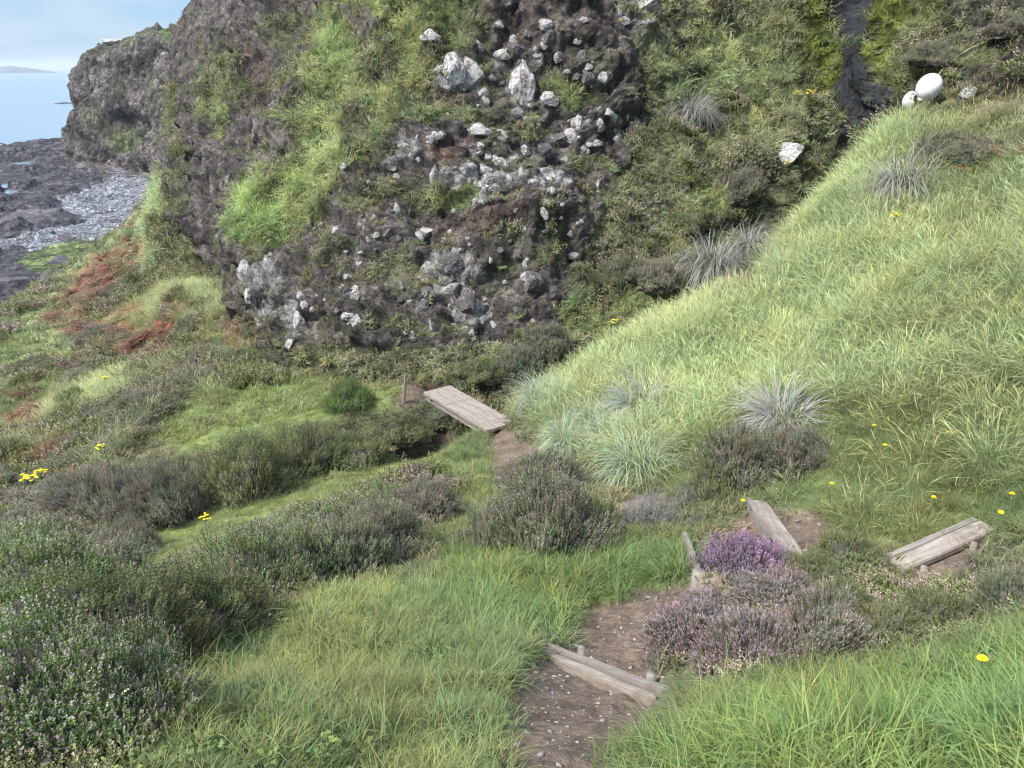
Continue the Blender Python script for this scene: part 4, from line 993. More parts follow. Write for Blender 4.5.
B = [
 # foreground, left
 (30,770,210,120,'pale','pale budded heather bush in the bottom left corner'),
 (120,745,150,105,'pale','pale budded heather bush beside the bare grey twigs'),
 (20,690,170,100,'pale','tall pale heather at the left edge above the corner bush'),
 (110,680,170,100,'green','dark green heather bush behind the bare grey twigs'),
 (190,655,140,90,'green','dark leafy heather bush overhanging the long grass stalks'),
 (45,632,160,90,'pale','pale heather bush at the left edge below the grey slope mounds'),
 (130,628,140,84,'pale','pale heather bush in front of the yellow grass strip'),
 (20,592,120,74,'pale','furthest pale heather bush along the left edge'),
 (95,590,100,60,'brown','brown heather bush at the left end of the yellow grass strip'),
 (205,606,110,74,'pale','pale heather bush right of the yellow grass strip'),
 (255,606,120,90,'pale','heather bush with an open dark side over the foreground grass'),
 (225,640,90,64,'green','low green heather at the edge of the foreground grass'),
 (300,592,110,100,'pale','pale topped heather in the middle of the long heather bank'),
 (345,582,100,92,'brown','brown sided heather in the long bank beside the green grass'),
 (278,555,110,66,'pale','pale heather at the back of the bank behind the dark bush'),
 (330,540,100,60,'pale','pale heather along the yellow grass at the back of the bank'),
 (385,560,96,82,'brown','brown heather bush near the right end of the bank'),
 (385,520,90,54,'pale','small pale heather near the right end of the bank'),
 (425,520,76,58,'pink','pinkish heather at the right end of the bank nearest the footbridge'),
 # by the middle path
 (498,556,90,92,'brown','left part of the large brown heather clump by the middle path'),
 (548,562,130,124,'brown','large brown heather bush in the centre between path and lawn'),
 (590,545,76,80,'pale','right side heather of the large central clump'),
 (545,500,90,48,'brown','brown heather behind the central clump at the end of the worn earth'),
 # right of the path
 (742,582,92,52,'purple','compact purple flowering heather between the path boards'),
 (690,660,90,50,'mauve','purple heather bush leaning over the brown path'),
 (755,672,110,62,'mauve','large purple heather bush above the bright grass'),
 (822,662,110,60,'pink','greyish pink heather right of the large purple bush'),
 (780,622,100,30,'mauve','low purple heather behind the large purple bush'),
 (705,618,50,26,'mauve','small purple heather beside the round post'),
 (850,578,90,44,'green','mossy green low heather left of the flat path plank'),
 (815,585,60,30,'green','small mossy green heather behind the purple heather'),
 (885,655,90,34,'green','dark green low heather below the flat path plank'),
 (950,640,100,46,'green','olive green low heather at the right below the worn earth'),
 (1015,622,80,46,'brown','brown heather at the right edge below the worn earth'),

 (835,625,70,40,'green','green heather tucked behind the greyish pink heather'),
 (738,490,88,92,'brown','brown purple heather bush at the foot of the pale tussock'),
 (790,480,72,66,'brown','low brown purple heather right of the bush with the green side'),
 (716,502,56,66,'green','green side of the brown purple bush above the path boards'),
 # terrace edge and gully
 (167,528,84,96,'pink','pink topped heather mound at the edge of the green terrace'),
 (122,524,76,76,'pink','grey pink heather mound left of the pink topped mound'),
 (85,520,70,44,'pink','low grey heather mound above the yellow ragwort'),
 (245,504,108,78,'green','dark green heather mound beside the pink topped mound'),
 (215,505,60,50,'brown','small brown heather between the pink and the green mounds'),
 (300,480,90,54,'green','green heather mound over the dark hollow by the terrace'),
 (350,470,96,48,'green','broad dark green heather mound below the bright shrub'),
 (398,466,66,26,'green','dull green heather mound beside the footbridge'),
 (442,440,44,20,'brown','small brown heather against the side of the footbridge'),
 (150,418,70,24,'brown','low brown heather at the far left corner of the terrace'),
 (195,396,54,20,'brown','low brown heather on the far edge of the terrace'),
 (40,558,90,44,'pink','grey heather mound sloping down at the far left'),
 (125,555,60,36,'brown','small grey brown heather at the left end of the gully'),
 (484,372,50,22,'green','green brush hanging over the ditch beyond the footbridge'),
 (515,378,60,44,'brown','dark brush in the ditch beyond the footbridge'),
 (545,350,50,32,'brown','brown brush under the rocky foot of the cliff'),
 # right hillside and cliff
 (940,172,50,26,'brown','brown heather above the grey tussock on the right hill'),
 (985,168,60,34,'brown','wide brown heather on the right hill below the eroded bank'),
 (935,58,50,22,'brown','brown heather on the bank above the white floats'),
 (1012,30,44,18,'pink','grey heather at the top right corner of the bank'),
 (737,190,56,30,'brown','round brown heather on the cliff left of the lichened boulder'),
 (690,222,50,24,'green','green heather on the cliff above the big grey tussock'),
 (655,280,50,28,'brown','brown heather on the cliff foot left of the grey tussock'),
 (620,275,34,34,'brown','tall brown heather on the cliff foot by the yellow ragwort'),
]
for (px, py, wp, hp, kd, lb) in B: place_bush(px, py, wp, hp * (.72 if 'bank' in lb or 'yellow grass strip' in lb else 1), kd, lb)
place_bush(350, 412, 48, 32, 'fern', 'bright green leafy shrub on the terrace under the cliff', 'leafy shrubs', cat='shrub')
place_bush(75, 408, 34, 18, 'fern', 'fresh green ferny shrub among the bracken on the left slope', 'leafy shrubs', cat='shrub')
for a in ((78, 768, 110, 66, 'dead', 'bare grey twigs of dead heather in the bottom left corner'), (650, 538, 76, 66, 'dead', 'bare dark grey dead heather beside the right hand tussock slope'),
          (700, 505, 44, 26, 'dead', 'small bare dead heather left of the brown purple bush')):
    place_bush(*a, 'dead heather plants', .02, 'dead heather')
# mounds all over the sea slope
lo = clsw(SG, 'heather') * SG.ok * (SG.u > -20) * (SG.u < 330) * (SG.v > 250) * (SG.v < 545) * (SG.d > 11) * (SG.d < 60) * (SG.face > .02)
wgt = lo * SG.A / SG.d ** 2; wgt /= wgt.sum()
sel = rng.choice(len(wgt), 130, replace=False, p=wgt)
done = []
for i in sel:
    if any(np.hypot(SG.u[i] - a, SG.v[i] - b) < 13 for a, b in done): continue
    done.append((SG.u[i], SG.v[i]))
    kd = random.choice(['brown', 'brown', 'pink', 'pink', 'green'])
    sz_ = random.uniform(.55, 1.15) * min(1.7, max(1.0, SG.d[i] / 17)); c = SG.c[i]
    o = inst(proto(kd)); o.location = (c[0], c[1], c[2] - .06 * sz_); sz_ *= .92; o.scale = (sz_ * random.uniform(.9, 1.5), sz_, sz_ * random.uniform(.6, .9)); o.rotation_euler = (0, 0, random.uniform(0, 6.28))
    where = 'below the dark cliff wall' if SG.v[i] < 335 else 'among the rust coloured bracken' if SG.v[i] < 400 else 'on the slope left of the green terrace'
    tag(o, '%s heather mound %s' % ({'brown': 'brown', 'pink': 'grey pink', 'green': 'dull green'}[kd], where), 'heather', 'heather mounds on the sea slope, %s, %s' % (kd, where))

# ------------------------------------------------------------------ fountain tussocks
M_TUSS = leaf_mat('tussock_blades', trans=.25, rough=.6, rnd=.1)
def make_tussock(col, n=620):
    v, f, c = blades(n, .66, .0075, .12, 2.2, col, .25, seg=7, lean=.7)
    return mesh_np('tussock_grass', v, f, M_TUSS, col=np.clip(c, 0, 1))
TU = {'grey': make_tussock((.27, .275, .225)), 'green': make_tussock((.30, .37, .23)), 'blue': make_tussock((.28, .325, .255))}
for (px, py, wp, kd, lb) in [(712,278,76,'grey','big grey fountain tussock at the foot of the cliff'), (752,252,50,'grey','grey tussock behind the big fountain tussock'),
    (543,402,56,'blue','pale bluish tussock at the ditch right of the footbridge'), (566,402,40,'green','greener tussock beside the pale bluish one'),
    (590,425,44,'blue','pale tussock between the footbridge and the large pale tussock'), (640,412,66,'blue','large pale tussock on the lower hillside'),
    (640,470,70,'green','green arching tussock above the dead heather'), (782,425,76,'grey','straw grey tussock behind the brown purple heather'),
    (902,192,66,'grey','grey tussock high on the right hill below the floats'), (612,440,50,'green','green tussock left of the large arching tussock'),
    (565,445,44,'green','small green tussock at the end of the worn earth'), (690,120,44,'grey','small grey tussock on the cliff above the round heather'),
    (785,268,36,'green','small tussock on the skyline of the grassy hill')]:
    h = hit(px, py)
    if h is None: continue
    o = inst(TU[kd]); s = wp * h[2] / FPX / .72
    o.location = h[0] - Vector((0, 0, .02)); o.scale = (s * random.uniform(.85, 1.15), s, s * random.uniform(1.0, 1.35)); o.rotation_euler = (random.uniform(-.1, .3), random.uniform(-.35, .1), random.uniform(-.6, .6))
    tag(o, lb, 'tussock', 'fountain tussocks')

# ------------------------------------------------------------------ timber: steps and footbridge
WOOD = wood_mat('weathered_wood', (.30, .25, .20)); WOOD2 = wood_mat('grey_wood', (.24, .21, .175)); WOOD3 = wood_mat('red_brown_wood', (.33, .245, .185))
def board(name, a, b, wdt, thk, m, parent=None, up=None, off=(0, 0, 0), on_edge=False):
    """a sawn board from a to b; flat, or standing on its edge"""
    a, b = Vector(a) + Vector(off), Vector(b) + Vector(off)
    x = (b - a).normalized(); z = Vector(up or (0, 0, 1)); y = z.cross(x).normalized(); z = x.cross(y)
    L = (b - a).length; bm = bmesh.new(); bmesh.ops.create_cube(bm, size=1)
    sy, sz = (thk, wdt) if on_edge else (wdt, thk)
    for v in bm.verts: v.co = Vector((v.co.x * L, v.co.y * sy, v.co.z * sz))
    bmesh.ops.subdivide_edges(bm, edges=[e for e in bm.edges if abs(e.verts[0].co.x - e.verts[1].co.x) > .01], cuts=14)
    bmesh.ops.bevel(bm, geom=[e for e in bm.edges if e.is_manifold and e.calc_face_angle(0) > .8], offset=.006, segments=2, affect='EDGES')
    for v in bm.verts:
        n = fbm(np.array([[v.co.x * 4 + L * 7, v.co.y * 5, v.co.z * 5 + a.x * 3]]), 2)[0]
        v.co.y += n * .003; v.co.z += n * .003
    me = bpy.data.meshes.new(name); bm.to_mesh(me); bm.free(); me.materials.append(m)
    me.polygons.foreach_set('use_smooth', np.full(len(me.polygons), False))
    o = bpy.data.objects.new(name, me); COL.objects.link(o)
    o.matrix_world = Matrix(((x.x, y.x, z.x, (a.x + b.x) / 2), (x.y, y.y, z.y, (a.y + b.y) / 2), (x.z, y.z, z.z, (a.z + b.z) / 2), (0, 0, 0, 1)))
    if parent: o.parent = parent; o.matrix_parent_inverse = parent.matrix_world.inverted()
    return o
def H(px, py): return hit(px, py)[0].copy()
def root_at(name, p):
    o = empty(name); o.location = p; o.matrix_world = Matrix.Translation(p); return o
def peg(parent, p, r=.03, h=.25, m=None):
    mb = MB(); mb.tube([p - Vector((0, 0, .2)), p + Vector((0, 0, h))], r, 10, r * .92); return mb.build('peg', m or WOOD2, parent)
def parent_keep(o, r): o.parent = r; o.matrix_parent_inverse = r.matrix_world.inverted()
# nearest step: two boards on edge, the gap opening to the right
a, b = H(541, 652), H(658, 700)
b.z = a.z * .08 + b.z * .92 + .03
r_ = root_at('path_step', a); n_v = Vector((-(b - a).y, (b - a).x, 0)).normalized()
board('plank', a - n_v * .0, b, .16, .045, WOOD, r_, off=(0, 0, -.075), on_edge=True)
board('plank', a + n_v * .046, b + n_v * .066, .17, .04, WOOD2, r_, off=(0, 0, -.066), on_edge=True)
for t_ in (.2, .78): parent_keep(peg(None, a.lerp(b, t_) + n_v * .125, .022, .03), r_)
tag(r_, 'split double board step across the stony path in the foreground', 'path step', 'timber path steps')
# second step with a round post
a, b = H(684, 546), H(700, 594)
r_ = root_at('path_step', a); board('plank', a, b, .14, .035, WOOD, r_, off=(0, 0, .05), on_edge=True)
c = H(722, 590); board('plank', b + Vector((.02, 0, 0)), c, .12, .035, WOOD3, r_, off=(0, 0, .03), on_edge=True)
parent_keep(peg(None, H(698, 588), .05, .12), r_)
tag(r_, 'narrow board step with a round post left of the purple heather', 'path step', 'timber path steps')
# third step
a, b = H(757, 508), H(793, 562)
r_ = root_at('path_step', a); board('plank', a, b, .13, .045, WOOD, r_, off=(0, 0, .05))
a2, b2 = H(747, 508), H(768, 545); board('plank', a2, b2, .13, .035, WOOD2, r_, off=(0, 0, .03), on_edge=True)
parent_keep(peg(None, H(752, 505), .025, .05), r_)
tag(r_, 'pale wide board step right of the compact purple heather', 'path step', 'timber path steps')
# fourth step
a, b = H(878, 575), H(988, 526)
r_ = root_at('path_step', a); n_v = Vector((-(b - a).y, (b - a).x, 0)).normalized()
board('plank', a, b, .125, .05, WOOD, r_, off=(0, 0, -.01)); board('plank', a + n_v * .094, b + n_v * .09, .05, .05, WOOD2, r_, off=(0, 0, -.014))
parent_keep(peg(None, a.lerp(b, .75) - n_v * .09, .022, .02), r_); parent_keep(peg(None, a.lerp(b, .3) - n_v * .09, .022, .01), r_)
tag(r_, 'flat weathered plank step over worn earth at the right', 'path step', 'timber path steps')
# footbridge
a, b = H(500, 430), H(432, 389)
a.z += .05; e_ = ray(437, 390); b = Vector((0, 0, CAMZ)) + e_ * ((a.z - .06 - CAMZ) / e_.z)
r_ = root_at('footbridge', a); x = (b - a).normalized(); y = Vector((-x.y, x.x, 0)).normalized()
a = a - x * .04
for k in (-1, 0, 1): board('plank', a + y * .158 * k + x * random.uniform(-.02, .02), b + y * .158 * k, .15, .05, WOOD, r_)
for k in (-1, 1): board('beam', a + y * .16 * k - Vector((0, 0, .085)), b + y * .16 * k - Vector((0, 0, .085)), .10, .06, WOOD2, r_, on_edge=True)
for t_ in (.1, .9): board('cleat', a.lerp(b, t_) - y * .23 - Vector((0, 0, .043)), a.lerp(b, t_) + y * .23 - Vector((0, 0, .043)), .05, .028, WOOD2, r_)
tag(r_, 'plank footbridge over the ditch at the foot of the cliff', 'footbridge')
# marker stake
p = H(404, 403); mb = MB(); mb.box((.045, .03, .62), (0, 0, .2), bevel=.004); st = mb.build('marker_stake', WOOD, smooth=False); st.location = p; st.rotation_euler = (0, R(7), .4)
tag(st, 'short pale wooden stake beside the far landing of the footbridge', 'stake')

# ------------------------------------------------------------------ white fishing floats and their rope
M_FLOAT = plain_mat('float_plastic', (.62, .60, .55), rough=.55, noise=.22, scale=4, bump=.1); M_EYE = plain_mat('float_fitting', (.10, .10, .11), rough=.6)
M_ROPE = plain_mat('rope_fibre', (.24, .20, .13), rough=.9, noise=.4, scale=60)
def make_float(px, py, wpx, name_label, axis_px):
    p = H(px, py + wpx * .3); d = (p - Vector((0, 0, CAMZ))).length; rad_ = wpx * .5 * d / FPX
    q = H(axis_px[0], axis_px[1]); ax = (q - p).normalized()
    p = Vector((0, 0, CAMZ)) + ray(px, py) * (d - .55)
    r0 = root_at('fishing_float', p)
    rot = ax.to_track_quat('Z', 'Y').to_matrix()
    mb = MB(); mb.ball(rad_, (0, 0, 0), (.95, .95, 1.08), rot); mb.ball(rad_ * .26, rot @ Vector((0, 0, -rad_ * 1.08)), (1, 1, .6), rot, 2); mb.build('shell', M_FLOAT, r0)
    mb = MB(); mb.tube([rot @ Vector((0, 0, -rad_ * 1.0)), rot @ Vector((0, 0, -rad_ * 1.32))], rad_ * .17, 12, rad_ * .14); mb.build('eye_fitting', M_EYE, r0)
    tag(r0, name_label, 'fishing float', 'white fishing floats')
    return r0, rad_
f1, ra1 = make_float(929, 87, 20, 'larger white float, uphill one of the pair on the bank', (950, 62))
f2, ra2 = make_float(913, 101, 17, 'smaller white float, downhill one of the pair on the bank', (929, 87))
pts = [f2.location - Vector((.05, 0, ra2 * .8))] + [H(906, 112) + Vector((0, 0, .04))]
mb = MB(); mb.tube([pts[1], pts[1].lerp(pts[0], .5) + Vector((0, 0, .03)), pts[0]], .022, 6)
mb.tube([f1.location + Vector((0, 0, 0)), H(943, 72) + Vector((0, 0, .06)), H(955, 62) + Vector((0, 0, .08)), H(972, 52) + Vector((0, 0, .08)), H(990, 44) + Vector((0, 0, .07)), H(1006, 38) + Vector((0, 0, .06))], .016, 6)
tag(mb.build('rope', M_ROPE), 'tan rope running uphill from the white floats', 'rope')

# ------------------------------------------------------------------ stones
def rock_mat(name, base, lich, lo, hi):
    m, t, o = mat(name); tcn = N(t, 'ShaderNodeTexCoord'); oi = N(t, 'ShaderNodeObjectInfo')
    vv = N(t, 'ShaderNodeVectorMath', {0: tcn.outputs['Object'], 1: oi.outputs['Random']}, operation='ADD')
    n1 = N(t, 'ShaderNodeTexNoise', {'Vector': vv.outputs[0], 'Scale': 1.5, 'Detail': 8, 'Roughness': .7}); n2 = N(t, 'ShaderNodeTexNoise', {'Vector': vv.outputs[0], 'Scale': 7, 'Detail': 8, 'Roughness': .75})
    ad = N(t, 'ShaderNodeMath', {0: n1.outputs['Fac'], 1: n2.outputs['Fac']}, operation='ADD')
    f = N(t, 'ShaderNodeMapRange', {'Value': ad.outputs[0], 'From Min': lo, 'From Max': hi})
    r = N(t, 'ShaderNodeMapRange', {'Value': n2.outputs['Fac'], 'From Min': .3, 'From Max': .7, 'To Min': .6, 'To Max': 1.3})
    c = mixc(t, f.outputs[0], (*base, 1), (*lich, 1)); c = mixc(t, 1.0, c, r.outputs[0], 'MULTIPLY')
    bp = N(t, 'ShaderNodeBump', {'Strength': .7, 'Distance': .08, 'Height': ad.outputs[0]})
    b = N(t, 'ShaderNodeBsdfPrincipled', {'Base Color': c, 'Roughness': .95, 'Normal': bp.outputs[0], 'Specular IOR Level': .15}); t.links.new(b.outputs[0], o.inputs[0])
    return m
M_LICH = rock_mat('lichened_stone', (.15, .128, .115), (.47, .43, .385), .86, 1.04); M_DARKR = rock_mat('dark_basalt', (.07, .063, .064), (.15, .135, .13), .95, 1.2)
M_BROWNR = rock_mat('brown_basalt', (.125, .105, .098), (.42, .40, .38), 1.05, 1.2)
def rock_mesh(name, m, sub=4, cuts=16):
    b = bmesh.new(); bmesh.ops.create_icosphere(b, subdivisions=sub, radius=1)
    v = np.array([x.co[:] for x in b.verts]); f = np.array([[q.index for q in x.verts] for x in b.faces]); b.free()
    for k in range(cuts):
        n = rng.normal(size=3); n /= np.linalg.norm(n); h = rng.uniform(.42, .8); e = np.maximum(v @ n - h, 0); v = v - e[:, None] * n * .92
    v = v * (1 + .08 * fbm(v * 3.5 + rng.normal(size=3) * 9, 4)[:, None])
    o = mesh_np(name, v, f, m, smooth=False); return o
RP = {'pale': [rock_mesh('lichened_rock', M_LICH) for _ in range(5)], 'dark': [rock_mesh('dark_rock', M_DARKR) for _ in range(3)], 'brown': [rock_mesh('brown_rock', M_BROWNR) for _ in range(3)]}
def place_rock(px, py, wp, hp, kind, label, group, cat='rock', flat=None, bury=.25):
    h = hit(px, py)
    if h is None: return
    d = h[2]; o = inst(random.choice(RP[kind])); sx, sz = wp * .55 * d / FPX, hp * .6 * d / FPX
    o.scale = (sx, (sx + sz) * .45, sz); o.rotation_euler = (random.uniform(-.25, .25), random.uniform(-.25, .25), random.uniform(-.5, .5) + random.choice([0, math.pi]))
    n = h[1] if h[1].dot(ray(px, py)) < 0 else -h[1]
    o.location = h[0] - n * min(sx, sz) * bury
    tag(o, label, cat, group)
place_rock(520, 90, 30, 46, 'pale', 'tall pale boulder standing on the upper cliff ledge', 'large pale boulders', 'boulder', bury=.05)
place_rock(453, 72, 24, 34, 'pale', 'left block of the pale outcrop beside the tall boulder', 'large pale boulders', 'boulder')
place_rock(470, 74, 26, 34, 'pale', 'right block of the pale outcrop beside the tall boulder', 'large pale boulders', 'boulder')
place_rock(484, 92, 12, 13, 'pale', 'small block under the pale outcrop beside the tall boulder', 'large pale boulders', 'boulder')
place_rock(642, 5, 34, 18, 'pale', 'pale boulder cut off by the top edge', 'large pale boulders', 'boulder')
place_rock(656, 12, 14, 18, 'pale', 'pale stone just under the boulder at the top edge', 'large pale boulders', 'boulder')
place_rock(788, 152, 28, 38, 'pale', 'lichened boulder right of the round heather near the stream', 'large pale boulders', 'boulder')
place_rock(966, 95, 16, 14, 'pale', 'white stone right of the floats on the bank', 'large pale boulders', 'boulder')
place_rock(480, 131, 30, 18, 'pale', 'broad pale slab at the top of the central stone cluster', 'large pale boulders', 'boulder')
place_rock(468, 303, 24, 34, 'brown', 'reddish boulder with a white top low on the cliff', 'large pale boulders', 'boulder')
place_rock(533, 284, 26, 22, 'brown', 'dark boulder with a white cap right of the reddish one', 'large pale boulders', 'boulder')
place_rock(557, 139, 32, 16, 'brown', 'flat brown slab right of the central stone cluster', 'large pale boulders', 'boulder')
place_rock(452, 264, 28, 24, 'brown', 'brown boulder above the lower stone cluster', 'large pale boulders', 'boulder')
place_rock(540, 62, 22, 20, 'brown', 'brown rock above and right of the tall boulder', 'large pale boulders', 'boulder')
CLU = [('pale stone in the central cluster under the broad slab', [(500,137,20,14),(430,140,14,10),(417,138,9,12),(403,147,20,13),(477,153,12,11),(500,163,26,16),(483,171,26,18),(480,184,28,22),(495,188,15,10),(433,173,13,20),(521,170,11,13),(447,117,10,8),(493,77,10,8),(488,158,14,12),(468,180,10,12),(472,165,10,9),(508,176,9,9)]),
       ('pale stone on the ledges right of the central cluster', [(523,150,18,14),(577,123,14,18),(607,113,16,12),(600,130,19,17),(617,137,13,12),(533,181,14,13),(553,180,24,20),(545,203,24,15),(543,214,15,15),(547,230,15,9),(523,230,13,10),(610,77,13,10),(592,63,9,8),(565,160,10,8),(585,150,9,8),(600,185,9,10),(575,190,10,9),(530,125,9,7)]),
       ('pale stone in the lower cluster above the footbridge', [(427,266,15,15),(423,281,19,15),(427,293,14,15),(440,279,12,10),(410,301,7,8),(452,306,10,10),(433,328,14,20),(453,324,11,8),(465,328,10,9),(473,333,7,8),(493,324,14,13),(483,299,12,13),(525,263,10,13),(468,238,8,8),(463,250,10,8),(444,292,10,9),(505,290,9,8),(515,310,9,8),(478,315,8,7),(400,285,8,8)]),
       ('pale stone on the dark lower left crag', [(388,233,17,14),(370,240,12,11),(243,268,24,26),(253,298,18,28),(266,268,15,22),(297,322,15,24),(290,343,13,18),(300,293,12,13),(330,175,14,8),(345,165,9,7),(270,255,10,12),(310,262,9,9),(340,275,9,8),(360,262,9,8),(325,300,8,9)])]
for lb, L_ in CLU:
    for (px, py, wp, hp) in L_: place_rock(px, py, wp, hp, 'pale', lb, lb.replace('pale stone', 'pale stones'), 'stone', bury=.5)
k_ = 0
while k_ < 150:
    px, py = random.uniform(300, 640), random.uniform(20, 345)
    h = hit(px, py)
    if h is None: continue
    w_ = classes(np.array([tuple(h[0])]))[0]
    if w_[CI['rock']] + w_[CI['soil']] < .5: continue
    k_ += 1
    s = random.choice([4, 5, 6, 7, 8, 9, 12, 15]); kd = random.choice(['brown', 'pale', 'pale'])
    place_rock(px, py, s * random.uniform(.9, 1.5), s, kd, '%s loose stone on the bare central cliff face' % {'brown': 'brown', 'pale': 'whitish'}[kd], '%s loose stones on the cliff' % {'brown': 'brown', 'pale': 'whitish'}[kd], 'stone')
SHR = [(38,226,90,36,'long dark rock ridge on the shore beside the grey scree'), (4,232,54,32,'dark shore rock at the left edge beside the long ridge'), (22,294,76,46,'rounded dark rock on the shore above the left slope'),
       (-15,300,60,26,'dark rock cut off at the left edge above the slope'), (60,262,34,9,'low dark rock on the green shore patch'), (100,214,12,5,'small dark stone on the grey scree'), (118,222,16,6,'dark stone on the near side of the grey scree'),
       (128,178,14,7,'pale grey boulder where scree meets the headland'), (45,120,40,10,'dark reef rock in front of the sea'), (22,140,50,9,'dark reef slab between the tide pools'), (60,150,40,8,'dark slab below the headland'), (112,172,10,6,'stone at the top of the scree'),
       (68,240,24,8,'grey rock between the scree and the green patch')]
for (px, py, wp, hp, lb) in SHR: place_rock(px, py, wp, hp, 'dark', lb, 'shore rocks', 'rock', bury=.1)
# pale outcrop on the headland and a skerry far out
def fixed_rock(name, p, sc, m, lb, cat):
    o = rock_mesh(name, m); o.location = p; o.scale = sc; tag(o, lb, cat); return o
fixed_rock('rock_outcrop', pt(118, 43, 186), (3.2, 3, 1.3), M_LICH, 'pale rock outcrop on the flat top of the far headland', 'outcrop')
p = pt(60, 99, 520); fixed_rock('skerry', (p.x, p.y, 0), (7, 4, .8), M_DARKR, 'thin dark skerry in the sea off the headland', 'skerry')

# ------------------------------------------------------------------ yellow flowers
M_YEL = leaf_mat('yellow_petals', (.80, .62, .02), use_col=False, trans=.2, rnd=.1); M_GST = leaf_mat('flower_stalks', (.13, .17, .06), use_col=False, trans=.2)
def make_ragwort(heads=12):
    r0 = empty('ragwort'); mb = MB(); fl = MB(); lf = MB()
    mb.tube([(0, 0, -.03), (.01, 0, .2), (0, .01, .38)], .006, 5)
    for i in range(heads):
        a = random.uniform(0, 6.28); r = random.uniform(.02, .13); c = Vector((r * math.cos(a), r * math.sin(a), .44 + random.uniform(-.05, .05)))
        mb.tube([(0, 0, .3), c * .8, c], .003, 4)
        ct = fl.bm.verts.new(c + Vector((0, 0, .010)))
        ring = [fl.bm.verts.new(c + Vector((math.cos(k * math.pi / 8) * (.036 if k % 2 else .022), math.sin(k * math.pi / 8) * (.036 if k % 2 else .022), 0))) for k in range(16)]
        for k in range(16): fl.bm.faces.new((ct, ring[k], ring[(k + 1) % 16]))
    for i in range(16):
        a = i * 2.4; z = .05 + i * .017; d = Vector((math.cos(a), math.sin(a), .25)); s = Vector((-math.sin(a), math.cos(a), 0))
        q = [Vector((0, 0, z)), Vector((0, 0, z)) + d * .06 + s * .022, Vector((0, 0, z)) + d * .12, Vector((0, 0, z)) + d * .06 - s * .022]
        lf.bm.faces.new([lf.bm.verts.new(x) for x in q])
    mb.build('stalk', M_GST, r0); fl.build('flower_heads', M_YEL, r0, False); lf.build('leaves', M_GST, r0, False)
    return r0
rag = make_ragwort()
for (px, py, s, lb) in [(36,502,1.3,'left plant of the yellow ragwort pair low on the left slope'),(46,494,1.2,'right plant of the yellow ragwort pair low on the left slope'),(808,110,1.2,'yellow ragwort right of the others near the waterfall'),(796,106,.9,'yellow ragwort left of the others near the waterfall'),
    (757,264,1.1,'yellow ragwort on the skyline beside the grey tussock'),(613,336,1.0,'yellow ragwort on the skyline left of the hill'),(786,176,.9,'yellow ragwort below the lichened boulder'),(892,234,.9,'yellow ragwort in the long grass of the right hill'),
    (103,462,.9,'single yellow ragwort above the grey pink mounds'),(108,390,1.0,'yellow ragwort among the bracken'),(395,464,.9,'yellow ragwort in the gully beside the footbridge'),(207,534,.7,'yellow ragwort on the yellow grass strip'),(620,30,.6,'tiny yellow ragwort high on the cliff')]:
    h = hit(px, py)
    if h is None: continue
    o = inst(rag); o.location = h[0]; o.scale = (s * .7,) * 3; o.rotation_euler = (0, 0, random.uniform(0, 6.28)); tag(o, lb, 'ragwort', 'yellow ragwort plants')
def make_dandelion():
    r0 = empty('hawkbit_flower'); mb = MB(); mb.tube([(0, 0, -.02), (.008, 0, .1), (0, 0, .2)], .003, 5); mb.build('stalk', M_GST, r0)
    fl = MB()
    for lay in range(3):
        R_ = .026 - .007 * lay; ct = fl.bm.verts.new((0, 0, .204 + .004 * lay)); ring = [fl.bm.verts.new((math.cos(k * math.pi / 12 + lay) * R_ * (1 if k % 2 else .7), math.sin(k * math.pi / 12 + lay) * R_ * (1 if k % 2 else .7), .206 + .005 * lay)) for k in range(24)]
        for k in range(24): fl.bm.faces.new((ct, ring[k], ring[(k + 1) % 24]))
    fl.build('flower_head', M_YEL, r0, False); return r0
dan = make_dandelion()
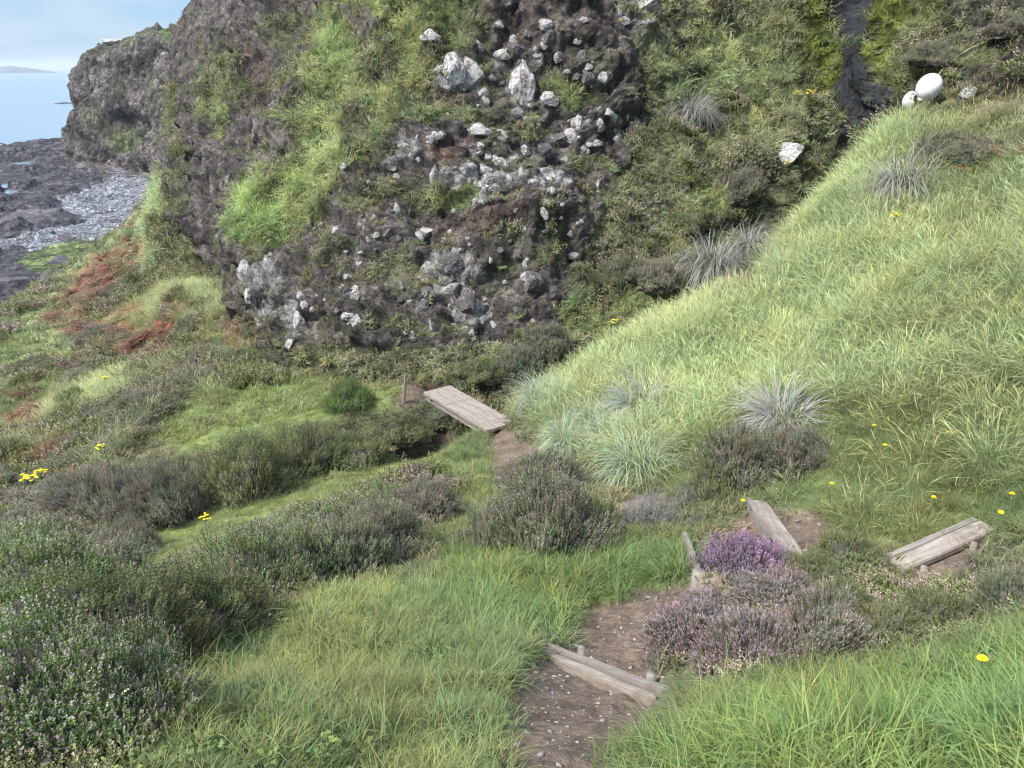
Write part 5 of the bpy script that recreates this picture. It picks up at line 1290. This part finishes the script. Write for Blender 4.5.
for (px, py, lb) in [(872,446,'yellow flower topmost of three on the grassy right bank'),(884,466,'yellow flower under the topmost one on the right bank'),(947,455,'yellow flower alone right of the pair on the right bank'),(741,520,'yellow flower at the upper end of the pale wide board'),
    (927,520,'yellow flower above the flat plank step'),(1010,520,'yellow flower at the right edge above the plank step'),(997,534,'yellow flower just past the right end of the plank step'),(982,706,'yellow flower in the bright grass at bottom right'),(830,505,'small yellow flower behind the worn earth')]:
    h = hit(px, py)
    if h is None: continue
    o = inst(dan); o.location = h[0]; o.scale = (.8, .8, .9); o.rotation_euler = (random.uniform(-.2, .2), random.uniform(-.2, .2), random.uniform(0, 6)); tag(o, lb, 'yellow flower', 'yellow hawkbit flowers')

# ------------------------------------------------------------------ pebbles on the trodden earth
M_PEB = leaf_mat('pebble_stone', inst=True, trans=0, rough=.9)
def pebble():
    b = bmesh.new(); bmesh.ops.create_icosphere(b, subdivisions=2, radius=1); v = np.array([x.co[:] for x in b.verts]); f = np.array([[q.index for q in x.verts] for x in b.faces]); b.free()
    v = np.clip(v, -rng.uniform(.45, .8, 3), rng.uniform(.45, .8, 3)) * (1 + .3 * fbm(v * 1.4 + rng.normal(size=3) * 9, 2)[:, None]) * np.array([1, .75, .5]); return v, f, np.ones((len(v), 3))
tuft_set('pebble', [pebble() for _ in range(5)], M_PEB)
i, p = SG.sow(520 * (clsw(SG, 'dirt') > .5) * (SG.d < 11))
cover('pebbles', 'pebble', p, SG.n[i] + rng.normal(0, .3, (len(i), 3)), np.clip(rng.lognormal(-5.3, .7, len(i)), .002, .026), np.array([[.20, .17, .145]]) * rng.uniform(.3, 1.5, (len(i), 1)), 'pebbles on the trodden earth')
i, p = SG.sow(9 * np.clip(clsw(SG, 'scree'), 0, 1) * (SG.d > 50) * (SG.d < 160))
cover('scree_stones', 'pebble', p, SG.n[i] + rng.normal(0, .3, (len(i), 3)), np.clip(rng.lognormal(-2.2, .55, len(i)), .05, .6), np.array([[.23, .22, .22]]) * rng.uniform(.45, 1.4, (len(i), 1)), 'grey stones of the beach scree')

# ------------------------------------------------------------------ the air over the sea
m, t, o = mat('sea_air')
pv = N(t, 'ShaderNodeVolumePrincipled', {'Color': (.86, .92, 1, 1), 'Density': .00016, 'Anisotropy': .2})
t.links.new(pv.outputs[0], o.inputs['Volume'])
mb = MB(); mb.box((16000, 16600, 105), (0, 7900, 27.5)); hz = mb.build('haze', m, smooth=False); tag(hz, kind='stuff')
